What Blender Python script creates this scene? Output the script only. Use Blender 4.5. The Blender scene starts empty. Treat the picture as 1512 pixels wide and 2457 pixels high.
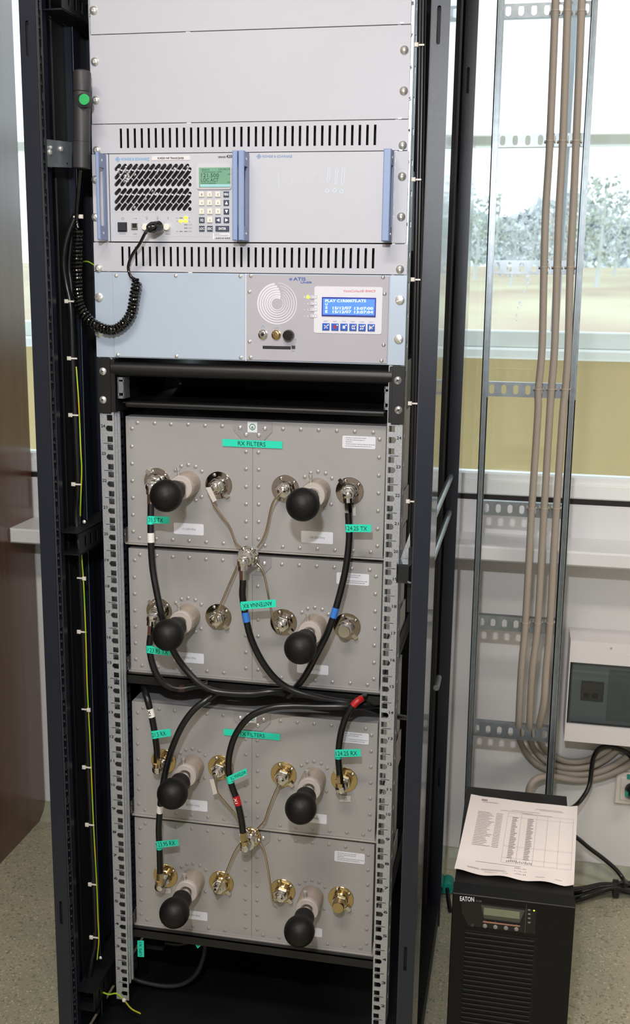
import bpy, math, random
from mathutils import Vector, Matrix, Euler

random.seed(7)
S = bpy.context.scene
COL = S.collection
PI = math.pi

# ------------------------------------------------------------------ camera
CAMP = Vector((0.4221597, -1.5882679, 1.3853821))
ROT = Euler((1.36536114, -0.0144394082, 0.196223939), 'XYZ')
FPX, PW, PH = 2529.2, 1512.0, 2457.0
cd = bpy.data.cameras.new('camera')
cam = bpy.data.objects.new('camera', cd)
COL.objects.link(cam)
cam.location = CAMP
cam.rotation_euler = ROT
cd.sensor_fit = 'VERTICAL'
cd.sensor_height = 22.3
cd.sensor_width = 22.3 * PW / PH
cd.lens = FPX / PH * 22.3
cd.clip_start = 0.05
cd.clip_end = 400
cd.dof.use_dof = True
cd.dof.focus_distance = 1.62
cd.dof.aperture_fstop = 7.5
S.camera = cam

# ------------------------------------------------------------------ world, lights, exposure
wd = bpy.data.worlds.new('overcast_sky')
S.world = wd
wd.use_nodes = True
bg = wd.node_tree.nodes['Background']
bg.inputs['Color'].default_value = (0.80, 0.93, 1.0, 1)
bg.inputs['Strength'].default_value = 2.3

def area(name, loc, target, size, power, color, sy=None):
    l = bpy.data.lights.new(name, 'AREA')
    l.energy = power; l.color = color
    l.shape = 'RECTANGLE'; l.size = size; l.size_y = sy or size
    o = bpy.data.objects.new(name, l); COL.objects.link(o)
    o.location = loc
    o.rotation_euler = (Vector(target) - Vector(loc)).to_track_quat('-Z', 'Y').to_euler()
    return o
area('camera_flash', (0.33, -1.57, 1.80), (0.08, 0.1, 1.1), 0.07, 15.5, (0.95, 0.965, 1.0), 0.035)
area('ceiling_lamp_light', (0.0, -1.5, 2.82), (0.0, -1.5, 0), 1.1, 40, (1.0, 0.90, 0.80), 0.3)
area('ceiling_lamp_light', (1.6, -0.6, 2.82), (1.6, -0.6, 0), 1.1, 20, (1.0, 0.90, 0.80), 0.3)
S.view_settings.view_transform = 'Standard'
S.view_settings.look = 'None'
S.view_settings.gamma = 1
S.view_settings.exposure = 0.0
S.view_settings.use_curve_mapping = False

# ------------------------------------------------------------------ pixel -> place
RM = ROT.to_matrix()
def ray(x, y):
    return RM @ Vector(((x - PW / 2) / FPX, -(y - PH / 2) / FPX, -1))
def AY(x, y, Y):
    d = ray(x, y); return CAMP + d * ((Y - CAMP.y) / d.y)
def AX(x, y, X):
    d = ray(x, y); return CAMP + d * ((X - CAMP.x) / d.x)
def AZ(x, y, Z):
    d = ray(x, y); return CAMP + d * ((Z - CAMP.z) / d.z)
def PJ(p):
    c = RM.transposed() @ (Vector(p) - CAMP)
    return (PW / 2 + FPX * c.x / -c.z, PH / 2 - FPX * c.y / -c.z)

# ------------------------------------------------------------------ materials
MATS = {}
def lin(c):
    c = c / 255
    return c / 12.92 if c <= 0.04045 else ((c + 0.055) / 1.055) ** 2.4
def mat(name, rgb, rough=0.5, metal=0.0, var=0.0, vscale=20, bump=0.0, bscale=300, emit=0, stretch=None, rgb2=None,
        spec=0.5, coat=0.0, aniso=0.0, alpha=1.0, trans=0.0):
    if name in MATS: return MATS[name]
    m = bpy.data.materials.new(name); m.use_nodes = True
    nt = m.node_tree; b = nt.nodes['Principled BSDF']
    col = tuple(lin(v) for v in rgb) + (1,)
    b.inputs['Base Color'].default_value = col
    b.inputs['Roughness'].default_value = rough
    b.inputs['Metallic'].default_value = metal
    b.inputs['Specular IOR Level'].default_value = spec
    b.inputs['Coat Weight'].default_value = coat
    b.inputs['Alpha'].default_value = alpha
    b.inputs['Transmission Weight'].default_value = trans
    if emit:
        b.inputs['Emission Color'].default_value = col
        b.inputs['Emission Strength'].default_value = emit
    if var or bump:
        tc = nt.nodes.new('ShaderNodeTexCoord')
        mp = nt.nodes.new('ShaderNodeMapping')
        nt.links.new(tc.outputs['Object'], mp.inputs['Vector'])
        if stretch: mp.inputs['Scale'].default_value = stretch
    if var:
        n = nt.nodes.new('ShaderNodeTexNoise'); n.inputs['Scale'].default_value = vscale
        n.inputs['Detail'].default_value = 5
        nt.links.new(mp.outputs['Vector'], n.inputs['Vector'])
        r = nt.nodes.new('ShaderNodeValToRGB')
        c2 = tuple(lin(v) for v in rgb2) + (1,) if rgb2 else tuple(max(0, v * (1 - var)) for v in col[:3]) + (1,)
        r.color_ramp.elements[0].color = c2; r.color_ramp.elements[0].position = 0.35
        r.color_ramp.elements[1].color = col if rgb2 else tuple(min(1, v * (1 + var)) for v in col[:3]) + (1,)
        r.color_ramp.elements[1].position = 0.65
        nt.links.new(n.outputs['Fac'], r.inputs['Fac'])
        nt.links.new(r.outputs['Color'], b.inputs['Base Color'])
    if bump:
        n2 = nt.nodes.new('ShaderNodeTexNoise'); n2.inputs['Scale'].default_value = bscale
        n2.inputs['Detail'].default_value = 3
        nt.links.new(mp.outputs['Vector'], n2.inputs['Vector'])
        bp = nt.nodes.new('ShaderNodeBump'); bp.inputs['Strength'].default_value = bump
        bp.inputs['Distance'].default_value = 0.001
        nt.links.new(n2.outputs['Fac'], bp.inputs['Height'])
        nt.links.new(bp.outputs['Normal'], b.inputs['Normal'])
    MATS[name] = m
    return m

M_BLACK = mat('black_textured_paint', (24, 30, 42), 0.3, var=0.3, vscale=900, bump=0.15, bscale=2200)
M_BLACKGLOSS = mat('black_gloss_paint', (22, 23, 27), 0.16, coat=0.5)
M_BLACKIN = mat('black_inner_steel', (16, 17, 20), 0.5)
M_GALV = mat('galvanised_steel', (186, 190, 196), 0.34, 0.55, var=0.16, vscale=420, bump=0.15, bscale=500)
M_GALVS = mat('galvanised_ladder_steel', (142, 151, 156), 0.34, 0.7, var=0.1, vscale=60)
M_PANEL = mat('light_grey_panel_paint', (184, 185, 194), 0.45, var=0.015, vscale=6)
M_PANELB = mat('white_brushed_aluminium', (176, 190, 206), 0.38, 0.15, var=0.02, vscale=4)
M_EDGE = mat('dark_panel_edge', (40, 40, 46), 0.6)
M_VOID = mat('dark_void', (10, 9, 16), 0.7)
M_TRX = mat('radio_front_paint', (187, 189, 197), 0.45, var=0.015, vscale=8)
M_BLUEG = mat('blue_grey_handle_plastic', (133, 152, 190), 0.4)
M_BLUED = mat('blue_grey_handle_block', (118, 132, 165), 0.45)
M_KEYL = mat('cream_key', (225, 222, 212), 0.45)
M_KEYD = mat('dark_blue_key', (62, 70, 92), 0.45)
M_WHITE = mat('white_print', (240, 242, 246), 0.5)
M_INK = mat('black_print', (28, 28, 32), 0.6)
M_GINK = mat('grey_print', (120, 122, 128), 0.6)
M_LINK = mat('faint_grey_print', (178, 180, 186), 0.6)
M_LOGOB = mat('light_blue_print', (110, 165, 215), 0.5)
M_LOGOG = mat('grey_blue_print', (120, 150, 185), 0.5)
M_LOGOA = mat('deep_blue_print', (42, 82, 170), 0.5)
M_REDP = mat('red_print', (214, 92, 88), 0.5)
M_LCDG = mat('green_lcd', (112, 158, 132), 0.25, emit=0.12)
M_LCDB = mat('blue_lcd', (72, 120, 232), 0.3, emit=0.75)
M_LCDT = mat('lcd_white_characters', (215, 235, 255), 0.4, emit=0.9)
M_LCDF = mat('deep_blue_lcd_frame', (40, 48, 150), 0.4)
M_LED = mat('yellow_green_led', (225, 255, 60), 0.4, emit=1.3)
M_RECP = mat('recorder_warm_grey_paint', (170, 168, 176), 0.42, var=0.015, vscale=10)
M_RECW = mat('recorder_pale_overlay', (214, 214, 222), 0.45)
M_BTN = mat('blue_button', (35, 88, 186), 0.4)
M_CHROME = mat('nickel_plate', (214, 212, 208), 0.12, 1.0)
M_SCREW = mat('zinc_screw', (222, 222, 218), 0.3, 0.75)
M_NICKW = mat('warm_reflection_nickel', (196, 178, 142), 0.15, 1.0)  # nickel with the warm reflections of the lower ports put into its colour
M_NICK = mat('brown_reflection_nickel', (172, 160, 150), 0.08, 1.0)  # same nickel, darkened to carry brown reflections in its colour
M_GOLDW = mat('gold_and_warm_reflection_nickel', (196, 174, 126), 0.15, 1.0)  # true gold on the jack; on ports and splitter, reflections tinted into nickel
M_FILT = mat('filter_grey_paint', (163, 161, 161), 0.36, 0.12, var=0.03, vscale=5, bump=0.12, bscale=1200)
M_FILTS = mat('filter_sheet_edge', (196, 192, 188), 0.3, 0.5)
M_SEAM = mat('seam_shadow_gap', (60, 56, 54), 0.8)
M_RIV = mat('rivet_aluminium', (158, 155, 153), 0.32, 0.25)
M_KNOB = mat('black_rubber_knob', (15, 14, 14), 0.5, bump=0.3, bscale=400, spec=0.3)
M_SLEEVE = mat('beige_grey_sleeve', (164, 152, 140), 0.36, 0.25)
M_TEAL = mat('teal_label_tape', (38, 218, 184), 0.35)
M_LABEL = mat('white_label_paper', (222, 224, 232), 0.4)
M_LABTX = mat('label_small_print', (140, 142, 150), 0.6)
M_CABLE = mat('black_cable_jacket', (17, 17, 19), 0.32)
M_COIL = mat('black_glossy_cord', (14, 13, 12), 0.12, coat=0.3)
M_BAND_W = mat('white_cable_band', (232, 230, 228), 0.45)
M_BAND_B = mat('blue_cable_band', (52, 120, 205), 0.4)
M_BAND_R = mat('red_cable_band', (176, 24, 26), 0.4)
M_BAND_BR = mat('brown_cable_band', (70, 42, 34), 0.45)
M_ROD = mat('tinned_copper_rod', (206, 192, 166), 0.18, 1.0)
M_TIE = mat('white_nylon_tie', (216, 210, 200), 0.45)
M_TAG = mat('grey_white_tag', (200, 194, 188), 0.5)
M_EARTH = mat('yellow_green_wire', (206, 176, 34), 0.45, var=0.5, vscale=22, rgb2=(120, 190, 40))
M_GREEN = mat('green_button', (44, 168, 92), 0.4)
M_HAND = mat('charcoal_plastic', (44, 43, 46), 0.5)
M_BEIGEC = mat('beige_cable_jacket', (162, 152, 140), 0.5)
M_WALL = mat('pale_grey_wall_paint', (224, 223, 222), 0.75, var=0.01, vscale=3, bump=0.1, bscale=200)
M_FRAME = mat('white_window_frame', (236, 240, 240), 0.35)
M_SILL = mat('white_sill_laminate', (222, 223, 225), 0.4)
M_GASK = mat('black_gasket', (26, 20, 18), 0.6)
M_PARA = mat('yellow_beige_render', (200, 181, 134), 0.8, var=0.05, vscale=2, stretch=(4, 4, 1))
M_PARW = mat('outer_white_frame', (232, 236, 232), 0.5)
M_FIELD = mat('dry_grass_field', (196, 190, 160), 0.9, var=0.3, vscale=0.15, rgb2=(178, 158, 138))
M_BARK = mat('hazed_bark', (202, 206, 206), 0.8)  # distance haze painted into the bark colour
M_TREE = [mat('hazed_twigs_%s' % n, c, 0.9, var=0.25, vscale=1.2) for n, c in (('grey', (200, 206, 208)), ('brown', (208, 198, 192)), ('green', (194, 202, 194)))]  # twig tones paled to stand in for haze
M_BOX = mat('white_box_plastic', (226, 222, 224), 0.32)
M_SOCK = mat('cream_socket_plastic', (226, 220, 210), 0.35)
M_UPS = mat('ups_black_plastic', (22, 20, 20), 0.4, spec=0.4, bump=0.25, bscale=900)
M_UPSP = mat('ups_front_black', (11, 10, 10), 0.45, spec=0.3)
M_UPSL = mat('ups_lcd', (122, 128, 104), 0.3)
M_PAPER = mat('white_paper', (248, 238, 234), 0.7)
M_BTNG = mat('silver_button', (150, 145, 140), 0.35, 0.4)
M_PLUG = mat('teal_plug_marker', (24, 150, 130), 0.4)
M_CLEAR = mat('clear_film', (210, 212, 216), 0.2, alpha=0.35)

def glass(name, tint, refl=0.06, op=1.0):
    m = bpy.data.materials.new(name); m.use_nodes = True
    nt = m.node_tree; nt.nodes.clear()
    o = nt.nodes.new('ShaderNodeOutputMaterial')
    t = nt.nodes.new('ShaderNodeBsdfTransparent'); t.inputs['Color'].default_value = tint + (1,)
    g = nt.nodes.new('ShaderNodeBsdfGlossy'); g.inputs['Roughness'].default_value = 0.03
    f = nt.nodes.new('ShaderNodeFresnel'); f.inputs['IOR'].default_value = 1.45
    mx = nt.nodes.new('ShaderNodeMixShader')
    nt.links.new(f.outputs[0], mx.inputs['Fac'])
    nt.links.new(t.outputs[0], mx.inputs[1]); nt.links.new(g.outputs[0], mx.inputs[2])
    nt.links.new(mx.outputs[0], o.inputs['Surface'])
    MATS[name] = m
    return m
M_GLASS = glass('window_glass', (0.97, 0.98, 0.98))
M_DARKG = glass('smoked_glass', (0.80, 0.84, 0.85))

def floor_mat():
    m = bpy.data.materials.new('speckled_linoleum'); m.use_nodes = True
    nt = m.node_tree; b = nt.nodes['Principled BSDF']
    b.inputs['Roughness'].default_value = 0.35
    tc = nt.nodes.new('ShaderNodeTexCoord')
    def vor(scale, lo, hi):
        v = nt.nodes.new('ShaderNodeTexNoise'); v.inputs['Scale'].default_value = scale
        v.inputs['Detail'].default_value = 2
        nt.links.new(tc.outputs['Object'], v.inputs['Vector'])
        r = nt.nodes.new('ShaderNodeValToRGB')
        r.color_ramp.elements[0].position = lo; r.color_ramp.elements[1].position = hi
        nt.links.new(v.outputs['Fac'], r.inputs['Fac'])
        return r
    def mix(fac, a, bcol):
        x = nt.nodes.new('ShaderNodeMix'); x.data_type = 'RGBA'
        nt.links.new(fac, x.inputs['Factor'])
        if isinstance(a, tuple): x.inputs['A'].default_value = a
        else: nt.links.new(a, x.inputs['A'])
        x.inputs['B'].default_value = bcol
        return x.outputs['Result']
    c = lambda *v: tuple(lin(q) for q in v) + (1,)
    base = mix(vor(6, 0.4, 0.6).outputs['Color'], c(170, 164, 140), c(158, 156, 134))
    l1 = mix(vor(150, 0.58, 0.66).outputs['Color'], base, c(128, 130, 110))
    l2 = mix(vor(210, 0.62, 0.68).outputs['Color'], l1, c(206, 200, 176))
    l3 = mix(vor(260, 0.66, 0.70).outputs['Color'], l2, c(84, 84, 72))
    nt.links.new(l3, b.inputs['Base Color'])
    return m
M_FLOOR = floor_mat()
M_COVE = mat('grey_green_vinyl', (150, 152, 134), 0.4, var=0.1, vscale=40)

def wood_mat():
    m = bpy.data.materials.new('brown_wood_laminate'); m.use_nodes = True
    nt = m.node_tree; b = nt.nodes['Principled BSDF']
    b.inputs['Roughness'].default_value = 0.3; b.inputs['Coat Weight'].default_value = 0.8; b.inputs['Coat Roughness'].default_value = 0.22
    tc = nt.nodes.new('ShaderNodeTexCoord')
    mp = nt.nodes.new('ShaderNodeMapping'); mp.inputs['Scale'].default_value = (1, 9, 0.35)
    n = nt.nodes.new('ShaderNodeTexNoise'); n.inputs['Scale'].default_value = 3; n.inputs['Detail'].default_value = 8
    n.inputs['Distortion'].default_value = 1.2
    r = nt.nodes.new('ShaderNodeValToRGB')
    r.color_ramp.elements[0].position = 0.3; r.color_ramp.elements[1].position = 0.75
    r.color_ramp.elements[0].color = tuple(lin(v) for v in (80, 46, 31)) + (1,)
    r.color_ramp.elements[1].color = tuple(lin(v) for v in (104, 62, 41)) + (1,)
    nt.links.new(tc.outputs['Object'], mp.inputs['Vector']); nt.links.new(mp.outputs['Vector'], n.inputs['Vector'])
    nt.links.new(n.outputs['Fac'], r.inputs['Fac']); nt.links.new(r.outputs['Color'], b.inputs['Base Color'])
    return m
M_WOOD = wood_mat()

# ------------------------------------------------------------------ mesh builder
ORG = {}
class MB:
    def __init__(s): s.v = []; s.f = []
    def add(s, vs, fs):
        k = len(s.v); s.v += [tuple(v) for v in vs]; s.f += [tuple(i + k for i in f) for f in fs]; return s
    def box(s, x0, x1, y0, y1, z0, z1):
        return s.add([(x0, y0, z0), (x1, y0, z0), (x1, y1, z0), (x0, y1, z0), (x0, y0, z1), (x1, y0, z1), (x1, y1, z1), (x0, y1, z1)],
              [(0, 3, 2, 1), (4, 5, 6, 7), (0, 1, 5, 4), (1, 2, 6, 5), (2, 3, 7, 6), (3, 0, 4, 7)])
    def bbox(s, x0, x1, y0, y1, z0, z1, c):
        """box with the front (-y) outline chamfered"""
        o = [(x0, z0), (x1, z0), (x1, z1), (x0, z1)]
        i = [(x0 + c, z0 + c), (x1 - c, z0 + c), (x1 - c, z1 - c), (x0 + c, z1 - c)]
        vs = [(a, y1, b) for a, b in o] + [(a, y0 + c, b) for a, b in o] + [(a, y0, b) for a, b in i]
        fs = [(3, 2, 1, 0), (8, 9, 10, 11)]
        for k in range(4):
            j = (k + 1) % 4
            fs += [(k, j, 4 + j, 4 + k), (4 + k, 4 + j, 8 + j, 8 + k)]
        return s.add(vs, fs)
    def prism(s, poly, y0, y1):
        """poly = [(x,z)...] counter clockwise seen from -y; extruded y0..y1"""
        n = len(poly)
        vs = [(a, y0, b) for a, b in poly] + [(a, y1, b) for a, b in poly]
        fs = [tuple(range(n)), tuple(range(2 * n - 1, n - 1, -1))]
        for k in range(n):
            j = (k + 1) % n; fs.append((j, k, n + k, n + j))
        return s.add(vs, fs)
    def poly3(s, pts, d):
        """flat polygon pts (3d) extruded along vector d"""
        n = len(pts); d = Vector(d)
        vs = [Vector(p) for p in pts] + [Vector(p) + d for p in pts]
        fs = [tuple(range(n)), tuple(range(2 * n - 1, n - 1, -1))]
        for k in range(n):
            j = (k + 1) % n; fs.append((j, k, n + k, n + j))
        return s.add(vs, fs)
    def lathe(s, c, ax, prof, n=20):
        """prof = [(t along axis, radius)]"""
        c = Vector(c); ax = Vector(ax).normalized()
        u = ax.orthogonal().normalized(); w = ax.cross(u)
        vs = []; fs = []
        for t, r in prof:
            for k in range(n):
                a = 2 * PI * k / n
                vs.append(c + ax * t + (u * math.cos(a) + w * math.sin(a)) * r)
        for i in range(len(prof) - 1):
            for k in range(n):
                j = (k + 1) % n
                fs.append((i * n + k, i * n + j, (i + 1) * n + j, (i + 1) * n + k))
        fs.append(tuple(range(n - 1, -1, -1)))
        fs.append(tuple((len(prof) - 1) * n + k for k in range(n)))
        return s.add(vs, fs)
    def cyl(s, a, b, r, n=16, r2=None):
        a = Vector(a); b = Vector(b)
        return s.lathe(a, b - a, [(0, r), ((b - a).length, r if r2 is None else r2)], n)
    def tube(s, pts, r, n=10, cap=True):
        pts = [Vector(p) for p in pts]
        vs = []; fs = []; m = len(pts)
        t = (pts[1] - pts[0]).normalized(); u = t.orthogonal().normalized()
        for i, p in enumerate(pts):
            if i == 0: t2 = pts[1] - pts[0]
            elif i == m - 1: t2 = pts[-1] - pts[-2]
            else: t2 = pts[i + 1] - pts[i - 1]
            if t2.length < 1e-9: t2 = t
            t2 = t2.normalized()
            u = (u - t2 * u.dot(t2))
            u = u.normalized() if u.length > 1e-6 else t2.orthogonal().normalized()
            w = t2.cross(u); t = t2
            rr = r[i] if isinstance(r, (list, tuple)) else r
            for k in range(n):
                a = 2 * PI * k / n
                vs.append(p + (u * math.cos(a) + w * math.sin(a)) * rr)
        for i in range(m - 1):
            for k in range(n):
                j = (k + 1) % n
                fs.append((i * n + k, i * n + j, (i + 1) * n + j, (i + 1) * n + k))
        if cap:
            fs.append(tuple(range(n - 1, -1, -1))); fs.append(tuple((m - 1) * n + k for k in range(n)))
        return s.add(vs, fs)
    def mesh(s, name, material, smooth=False, org=(0, 0, 0)):
        me = bpy.data.meshes.new(name)
        o = Vector(org)
        me.from_pydata([Vector(v) - o for v in s.v], [], s.f)
        me.materials.append(material)
        if smooth:
            for p in me.polygons: p.use_smooth = True
            try: me.set_sharp_from_angle(angle=math.radians(38))
            except Exception: pass
        me.update()
        return me
    def build(s, name, material, parent=None, smooth=False, origin=None):
        po = ORG.get(parent.name, Vector((0, 0, 0))) if parent else Vector((0, 0, 0))
        if origin is None:
            if parent: origin = po
            else:
                xs = [v[0] for v in s.v]; ys = [v[1] for v in s.v]; zs = [v[2] for v in s.v]
                origin = ((min(xs) + max(xs)) / 2, (min(ys) + max(ys)) / 2, min(zs))
        origin = Vector(origin)
        o = bpy.data.objects.new(name, s.mesh(name, material, smooth, origin))
        COL.objects.link(o)
        o.parent = parent
        o.location = origin - po
        ORG[o.name] = origin
        return o

def place(name, me, parent, loc, rot=None, scale=None):
    """one more object on shared mesh data, at world place loc"""
    o = bpy.data.objects.new(name, me); COL.objects.link(o)
    o.parent = parent
    po = ORG.get(parent.name, Vector((0, 0, 0))) if parent else Vector((0, 0, 0))
    o.location = Vector(loc) - po
    if rot: o.rotation_euler = rot
    if scale: o.scale = scale
    ORG[o.name] = Vector(loc)
    return o
def thing(name, loc, label, cat, group=None):
    o = bpy.data.objects.new(name, None); COL.objects.link(o)
    o.location = loc; o.empty_display_size = 0.05
    ORG[o.name] = Vector(loc)
    return tag(o, label, cat, group)
def tag(o, label=None, cat=None, group=None, kind=None):
    if label: o['label'] = label
    if cat: o['category'] = cat
    if group: o['group'] = group
    if kind: o['kind'] = kind
    return o

def catmull(P, k=8):
    P = [Vector(p) for p in P]
    if len(P) < 3: return P
    Q = [P[0] * 2 - P[1]] + P + [P[-1] * 2 - P[-2]]
    out = []
    for i in range(1, len(Q) - 2):
        a, b, c, d = Q[i - 1:i + 3]
        for j in range(k):
            t = j / k
            out.append(0.5 * ((2 * b) + (c - a) * t + (2 * a - 5 * b + 4 * c - d) * t * t + (3 * b - a - 3 * c + d) * t ** 3))
    out.append(P[-1])
    return out
def along(pts, d0, d1, n=6):
    """piece of a polyline between arc lengths d0 and d1"""
    L = [0]
    for a, b in zip(pts, pts[1:]): L.append(L[-1] + (b - a).length)
    def at(d):
        d = max(0, min(L[-1], d))
        for i in range(len(L) - 1):
            if d <= L[i + 1]:
                t = (d - L[i]) / max(1e-9, L[i + 1] - L[i]); return pts[i].lerp(pts[i + 1], t)
        return pts[-1]
    return [at(d0 + (d1 - d0) * i / n) for i in range(n + 1)]
def near(pts, px, py):
    """arc length of the point whose picture lies nearest to a pixel"""
    best = None; L = 0
    for i, p in enumerate(pts):
        if i: L += (p - pts[i - 1]).length
        x, y = PJ(p); d = (x - px) ** 2 + (y - py) ** 2
        if best is None or d < best[0]: best = (d, L)
    return best[1]

def plate(outer, holes, y0, y1):
    """real plate with holes cut through: outer and holes are [(x,z)..]; MB between y0 (front) and y1"""
    cu = bpy.data.curves.new('c', 'CURVE'); cu.dimensions = '2D'; cu.fill_mode = 'BOTH'
    cu.extrude = (y1 - y0) / 2
    for poly in [outer] + holes:
        sp = cu.splines.new('POLY'); sp.points.add(len(poly) - 1)
        for i, (a, b) in enumerate(poly): sp.points[i].co = (a, b, 0, 1)
        sp.use_cyclic_u = True
    ob = bpy.data.objects.new('c', cu)
    me = bpy.data.meshes.new_from_object(ob)
    mb = MB(); ym = (y0 + y1) / 2
    mb.v = [(v.co.x, ym - v.co.z, v.co.y) for v in me.vertices]
    mb.f = [tuple(p.vertices) for p in me.polygons]
    bpy.data.objects.remove(ob); bpy.data.curves.remove(cu); bpy.data.meshes.remove(me)
    return mb
def rect(x0, x1, z0, z1): return [(x0, z0), (x1, z0), (x1, z1), (x0, z1)]
def rrect(x0, x1, z0, z1, r, n=4):
    out = []
    for cx, cz, a0 in ((x1 - r, z0 + r, -90), (x1 - r, z1 - r, 0), (x0 + r, z1 - r, 90), (x0 + r, z0 + r, 180)):
        for k in range(n + 1):
            a = math.radians(a0 + 90 * k / n); out.append((cx + r * math.cos(a), cz + r * math.sin(a)))
    return out
def stad(p, q, r, n=5):
    p = Vector((p[0], p[1])); q = Vector((q[0], q[1])); a0 = math.atan2(q.y - p.y, q.x - p.x)
    out = []
    for c, s in ((q, -PI / 2), (p, PI / 2)):
        for k in range(n + 1):
            a = a0 + s + PI * k / n; out.append((c.x + r * math.cos(a), c.y + r * math.sin(a)))
    return out
def circ(x, z, r, n=20): return [(x + r * math.cos(2 * PI * k / n), z + r * math.sin(2 * PI * k / n)) for k in range(n)]

TXT = {}
def glyphs(s, bold):
    k = (s, bold)
    if k not in TXT:
        cu = bpy.data.curves.new('t', 'FONT'); cu.body = s; cu.resolution_u = 2
        cu.offset = 0.018 if bold else 0.0
        ob = bpy.data.objects.new('t', cu)
        me = bpy.data.meshes.new_from_object(ob)
        v = [(q.co.x, q.co.y) for q in me.vertices]; f = [tuple(p.vertices) for p in me.polygons]
        bpy.data.objects.remove(ob); bpy.data.curves.remove(cu); bpy.data.meshes.remove(me)
        xs = [a for a, b in v]; mn, mx = min(xs), max(xs)
        TXT[k] = ([(a - mn, b) for a, b in v], f, mx - mn)
    return TXT[k]
def text3(mb, s, p0, p1, h, nrm=(0, -1, 0), bold=False, lift=0.0004):
    """write s from p0 to p1 (middle line of capitals), capital height h"""
    v, f, w = glyphs(s, bold)
    p0 = Vector(p0); p1 = Vector(p1); d = p1 - p0; nrm = Vector(nrm)
    ex = d.normalized(); ez = nrm.cross(ex).normalized() * 1.0
    sx = d.length / w; sz = h / 0.69
    mb.add([p0 + ex * (a * sx) + ez * ((b - 0.345) * sz) + nrm * lift for a, b in v], f)
    return mb
def ptext(mb, s, x0, y0, x1, y1, hpx, Y, bold=False, lift=0.0004):
    p0 = AY(x0, y0, Y); p1 = AY(x1, y1, Y)
    h = (AY(x0, y0 - hpx / 2, Y) - AY(x0, y0 + hpx / 2, Y)).length
    return text3(mb, s, p0, p1, h, (0, -1, 0), bold, lift)
def pbox(mb, x0, y0, x1, y1, Y, t, c=0):
    """box whose front face fills the pixel rectangle on plane Y-t"""
    a = AY(x0, y0, Y); b = AY(x1, y1, Y)
    if c: return mb.bbox(a.x, b.x, Y - t, Y, b.z, a.z, c)
    return mb.box(a.x, b.x, Y - t, Y, b.z, a.z)
def pquad(mb, pts, Y, t):
    """pts clockwise from top left in pixels"""
    q = [AY(x, y, Y) for x, y in pts]
    return mb.prism([(p.x, p.z) for p in reversed(q)], Y - t, Y)

# ================================================================== THE SETTING
WY = 0.84            # inner face of the window wall
def struct(o): return tag(o, kind='structure')
XL, XR = -1.42, 2.6
struct(MB().box(XL, XR, -3.4, WY + 0.3, -0.05, 0).build('floor', M_FLOOR))
struct(MB().box(XL, XR, -3.4, WY + 0.3, 2.9, 2.95).build('ceiling', M_WALL))
struct(MB().box(XL - 0.1, XL, -3.4, WY + 0.3, 0, 2.9).build('wall_left', M_WALL))
struct(MB().box(XR, XR + 0.1, -3.4, WY + 0.3, 0, 2.9).build('wall_right', M_WALL))
struct(MB().box(XL, XR, -3.5, -3.4, 0, 2.9).build('wall_front', M_WALL))
ZS = 0.920           # underside of the window frame
WX0, WX1 = -1.28, 2.35
wb = MB()
wb.box(XL, XR, WY, WY + 0.3, 0, ZS)
wb.box(XL, XR, WY, WY + 0.3, 2.62, 2.9)
wb.box(XL, WX0, WY, WY + 0.3, ZS, 2.62)
wb.box(WX1, XR, WY, WY + 0.3, ZS, 2.62)
struct(wb.build('wall_back', M_WALL))
bs = MB(); zc = AY(1450, 2072, WY).z
bs.add([(XL, WY - .001, 0), (XR, WY - .001, 0), (XR, WY - .001, zc), (XL, WY - .001, zc), (XL, WY - .012, 0), (XR, WY - .012, 0), (XR, WY - .008, zc), (XL, WY - .008, zc),
        (XL, WY - .045, 0.0005), (XR, WY - .045, 0.0005), (XL, WY - .018, .018), (XR, WY - .018, .018)],
       [(7, 6, 2, 3), (10, 11, 6, 7), (8, 9, 11, 10), (0, 3, 7, 10, 8), (1, 9, 11, 6, 2), (0, 8, 9, 1)])
struct(bs.build('baseboard_back', M_COVE))
# window
win = thing('window_1', (0.5, WY + 0.06, ZS), None, None); struct(win)
fy0, fy1 = WY + 0.0, WY + 0.07
f = MB()
f.bbox(WX0, WX1, fy0, fy1, 0.933, 0.9665, .003)
f.box(WX0, WX1, fy0 + .012, fy1, 0.9665, 0.98)
f.bbox(WX1 - .06, WX1, fy0, fy1, 0.9665, 2.62, .003)
f.bbox(WX0, WX1, fy0, fy1, 2.56, 2.62, .003)
f.build('window_frame', M_FRAME, win)
MB().box(WX0, WX1, WY + .004, fy1, ZS, 0.933).build('gasket', M_GASK, win)
MB().box(WX0, WX1 - .06, WY + .040, WY + .044, 0.9665, 2.56).build('window_pane', M_GLASS, win)
sp = MB()
random.seed(3)
for (x, y, r) in ((1267, 662, 5), (1264, 672, 5), (1262, 684, 3), (1258, 698, 3.2), (1247, 726, 4), (1243, 738, 2.5), (1239, 756, 2.6), (1240, 770, 2), (1234, 615, 1.5), (1276, 560, 1.3), (1222, 565, 1.2), (1158, 576, 2), (1252, 583, 1.4), (1215, 590, 1.3), (1243, 520, 1.2), (1262, 535, 1.3)):
    p = AY(x, y, WY + .0395); q = r / 1.06 / 1000
    sp.lathe(p, (0, 1, 0), [(-.0006, q * .5), (0, q)], 7)
    if r > 2: sp.lathe(p + Vector((q * .8, 0, -q * 1.5)), (0, 1, 0), [(-.0006, q * .3), (0, q * .6)], 6)
tag(sp.build('dried_splash', mat('translucent_splash', (250, 252, 255), 1.0, trans=.85), win), 'pale dried splash trail and drops')
sill = MB().bbox(0.12, WX1, .695, WY, .811, .8445, .004).build('window_sill', M_SILL, win)
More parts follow.
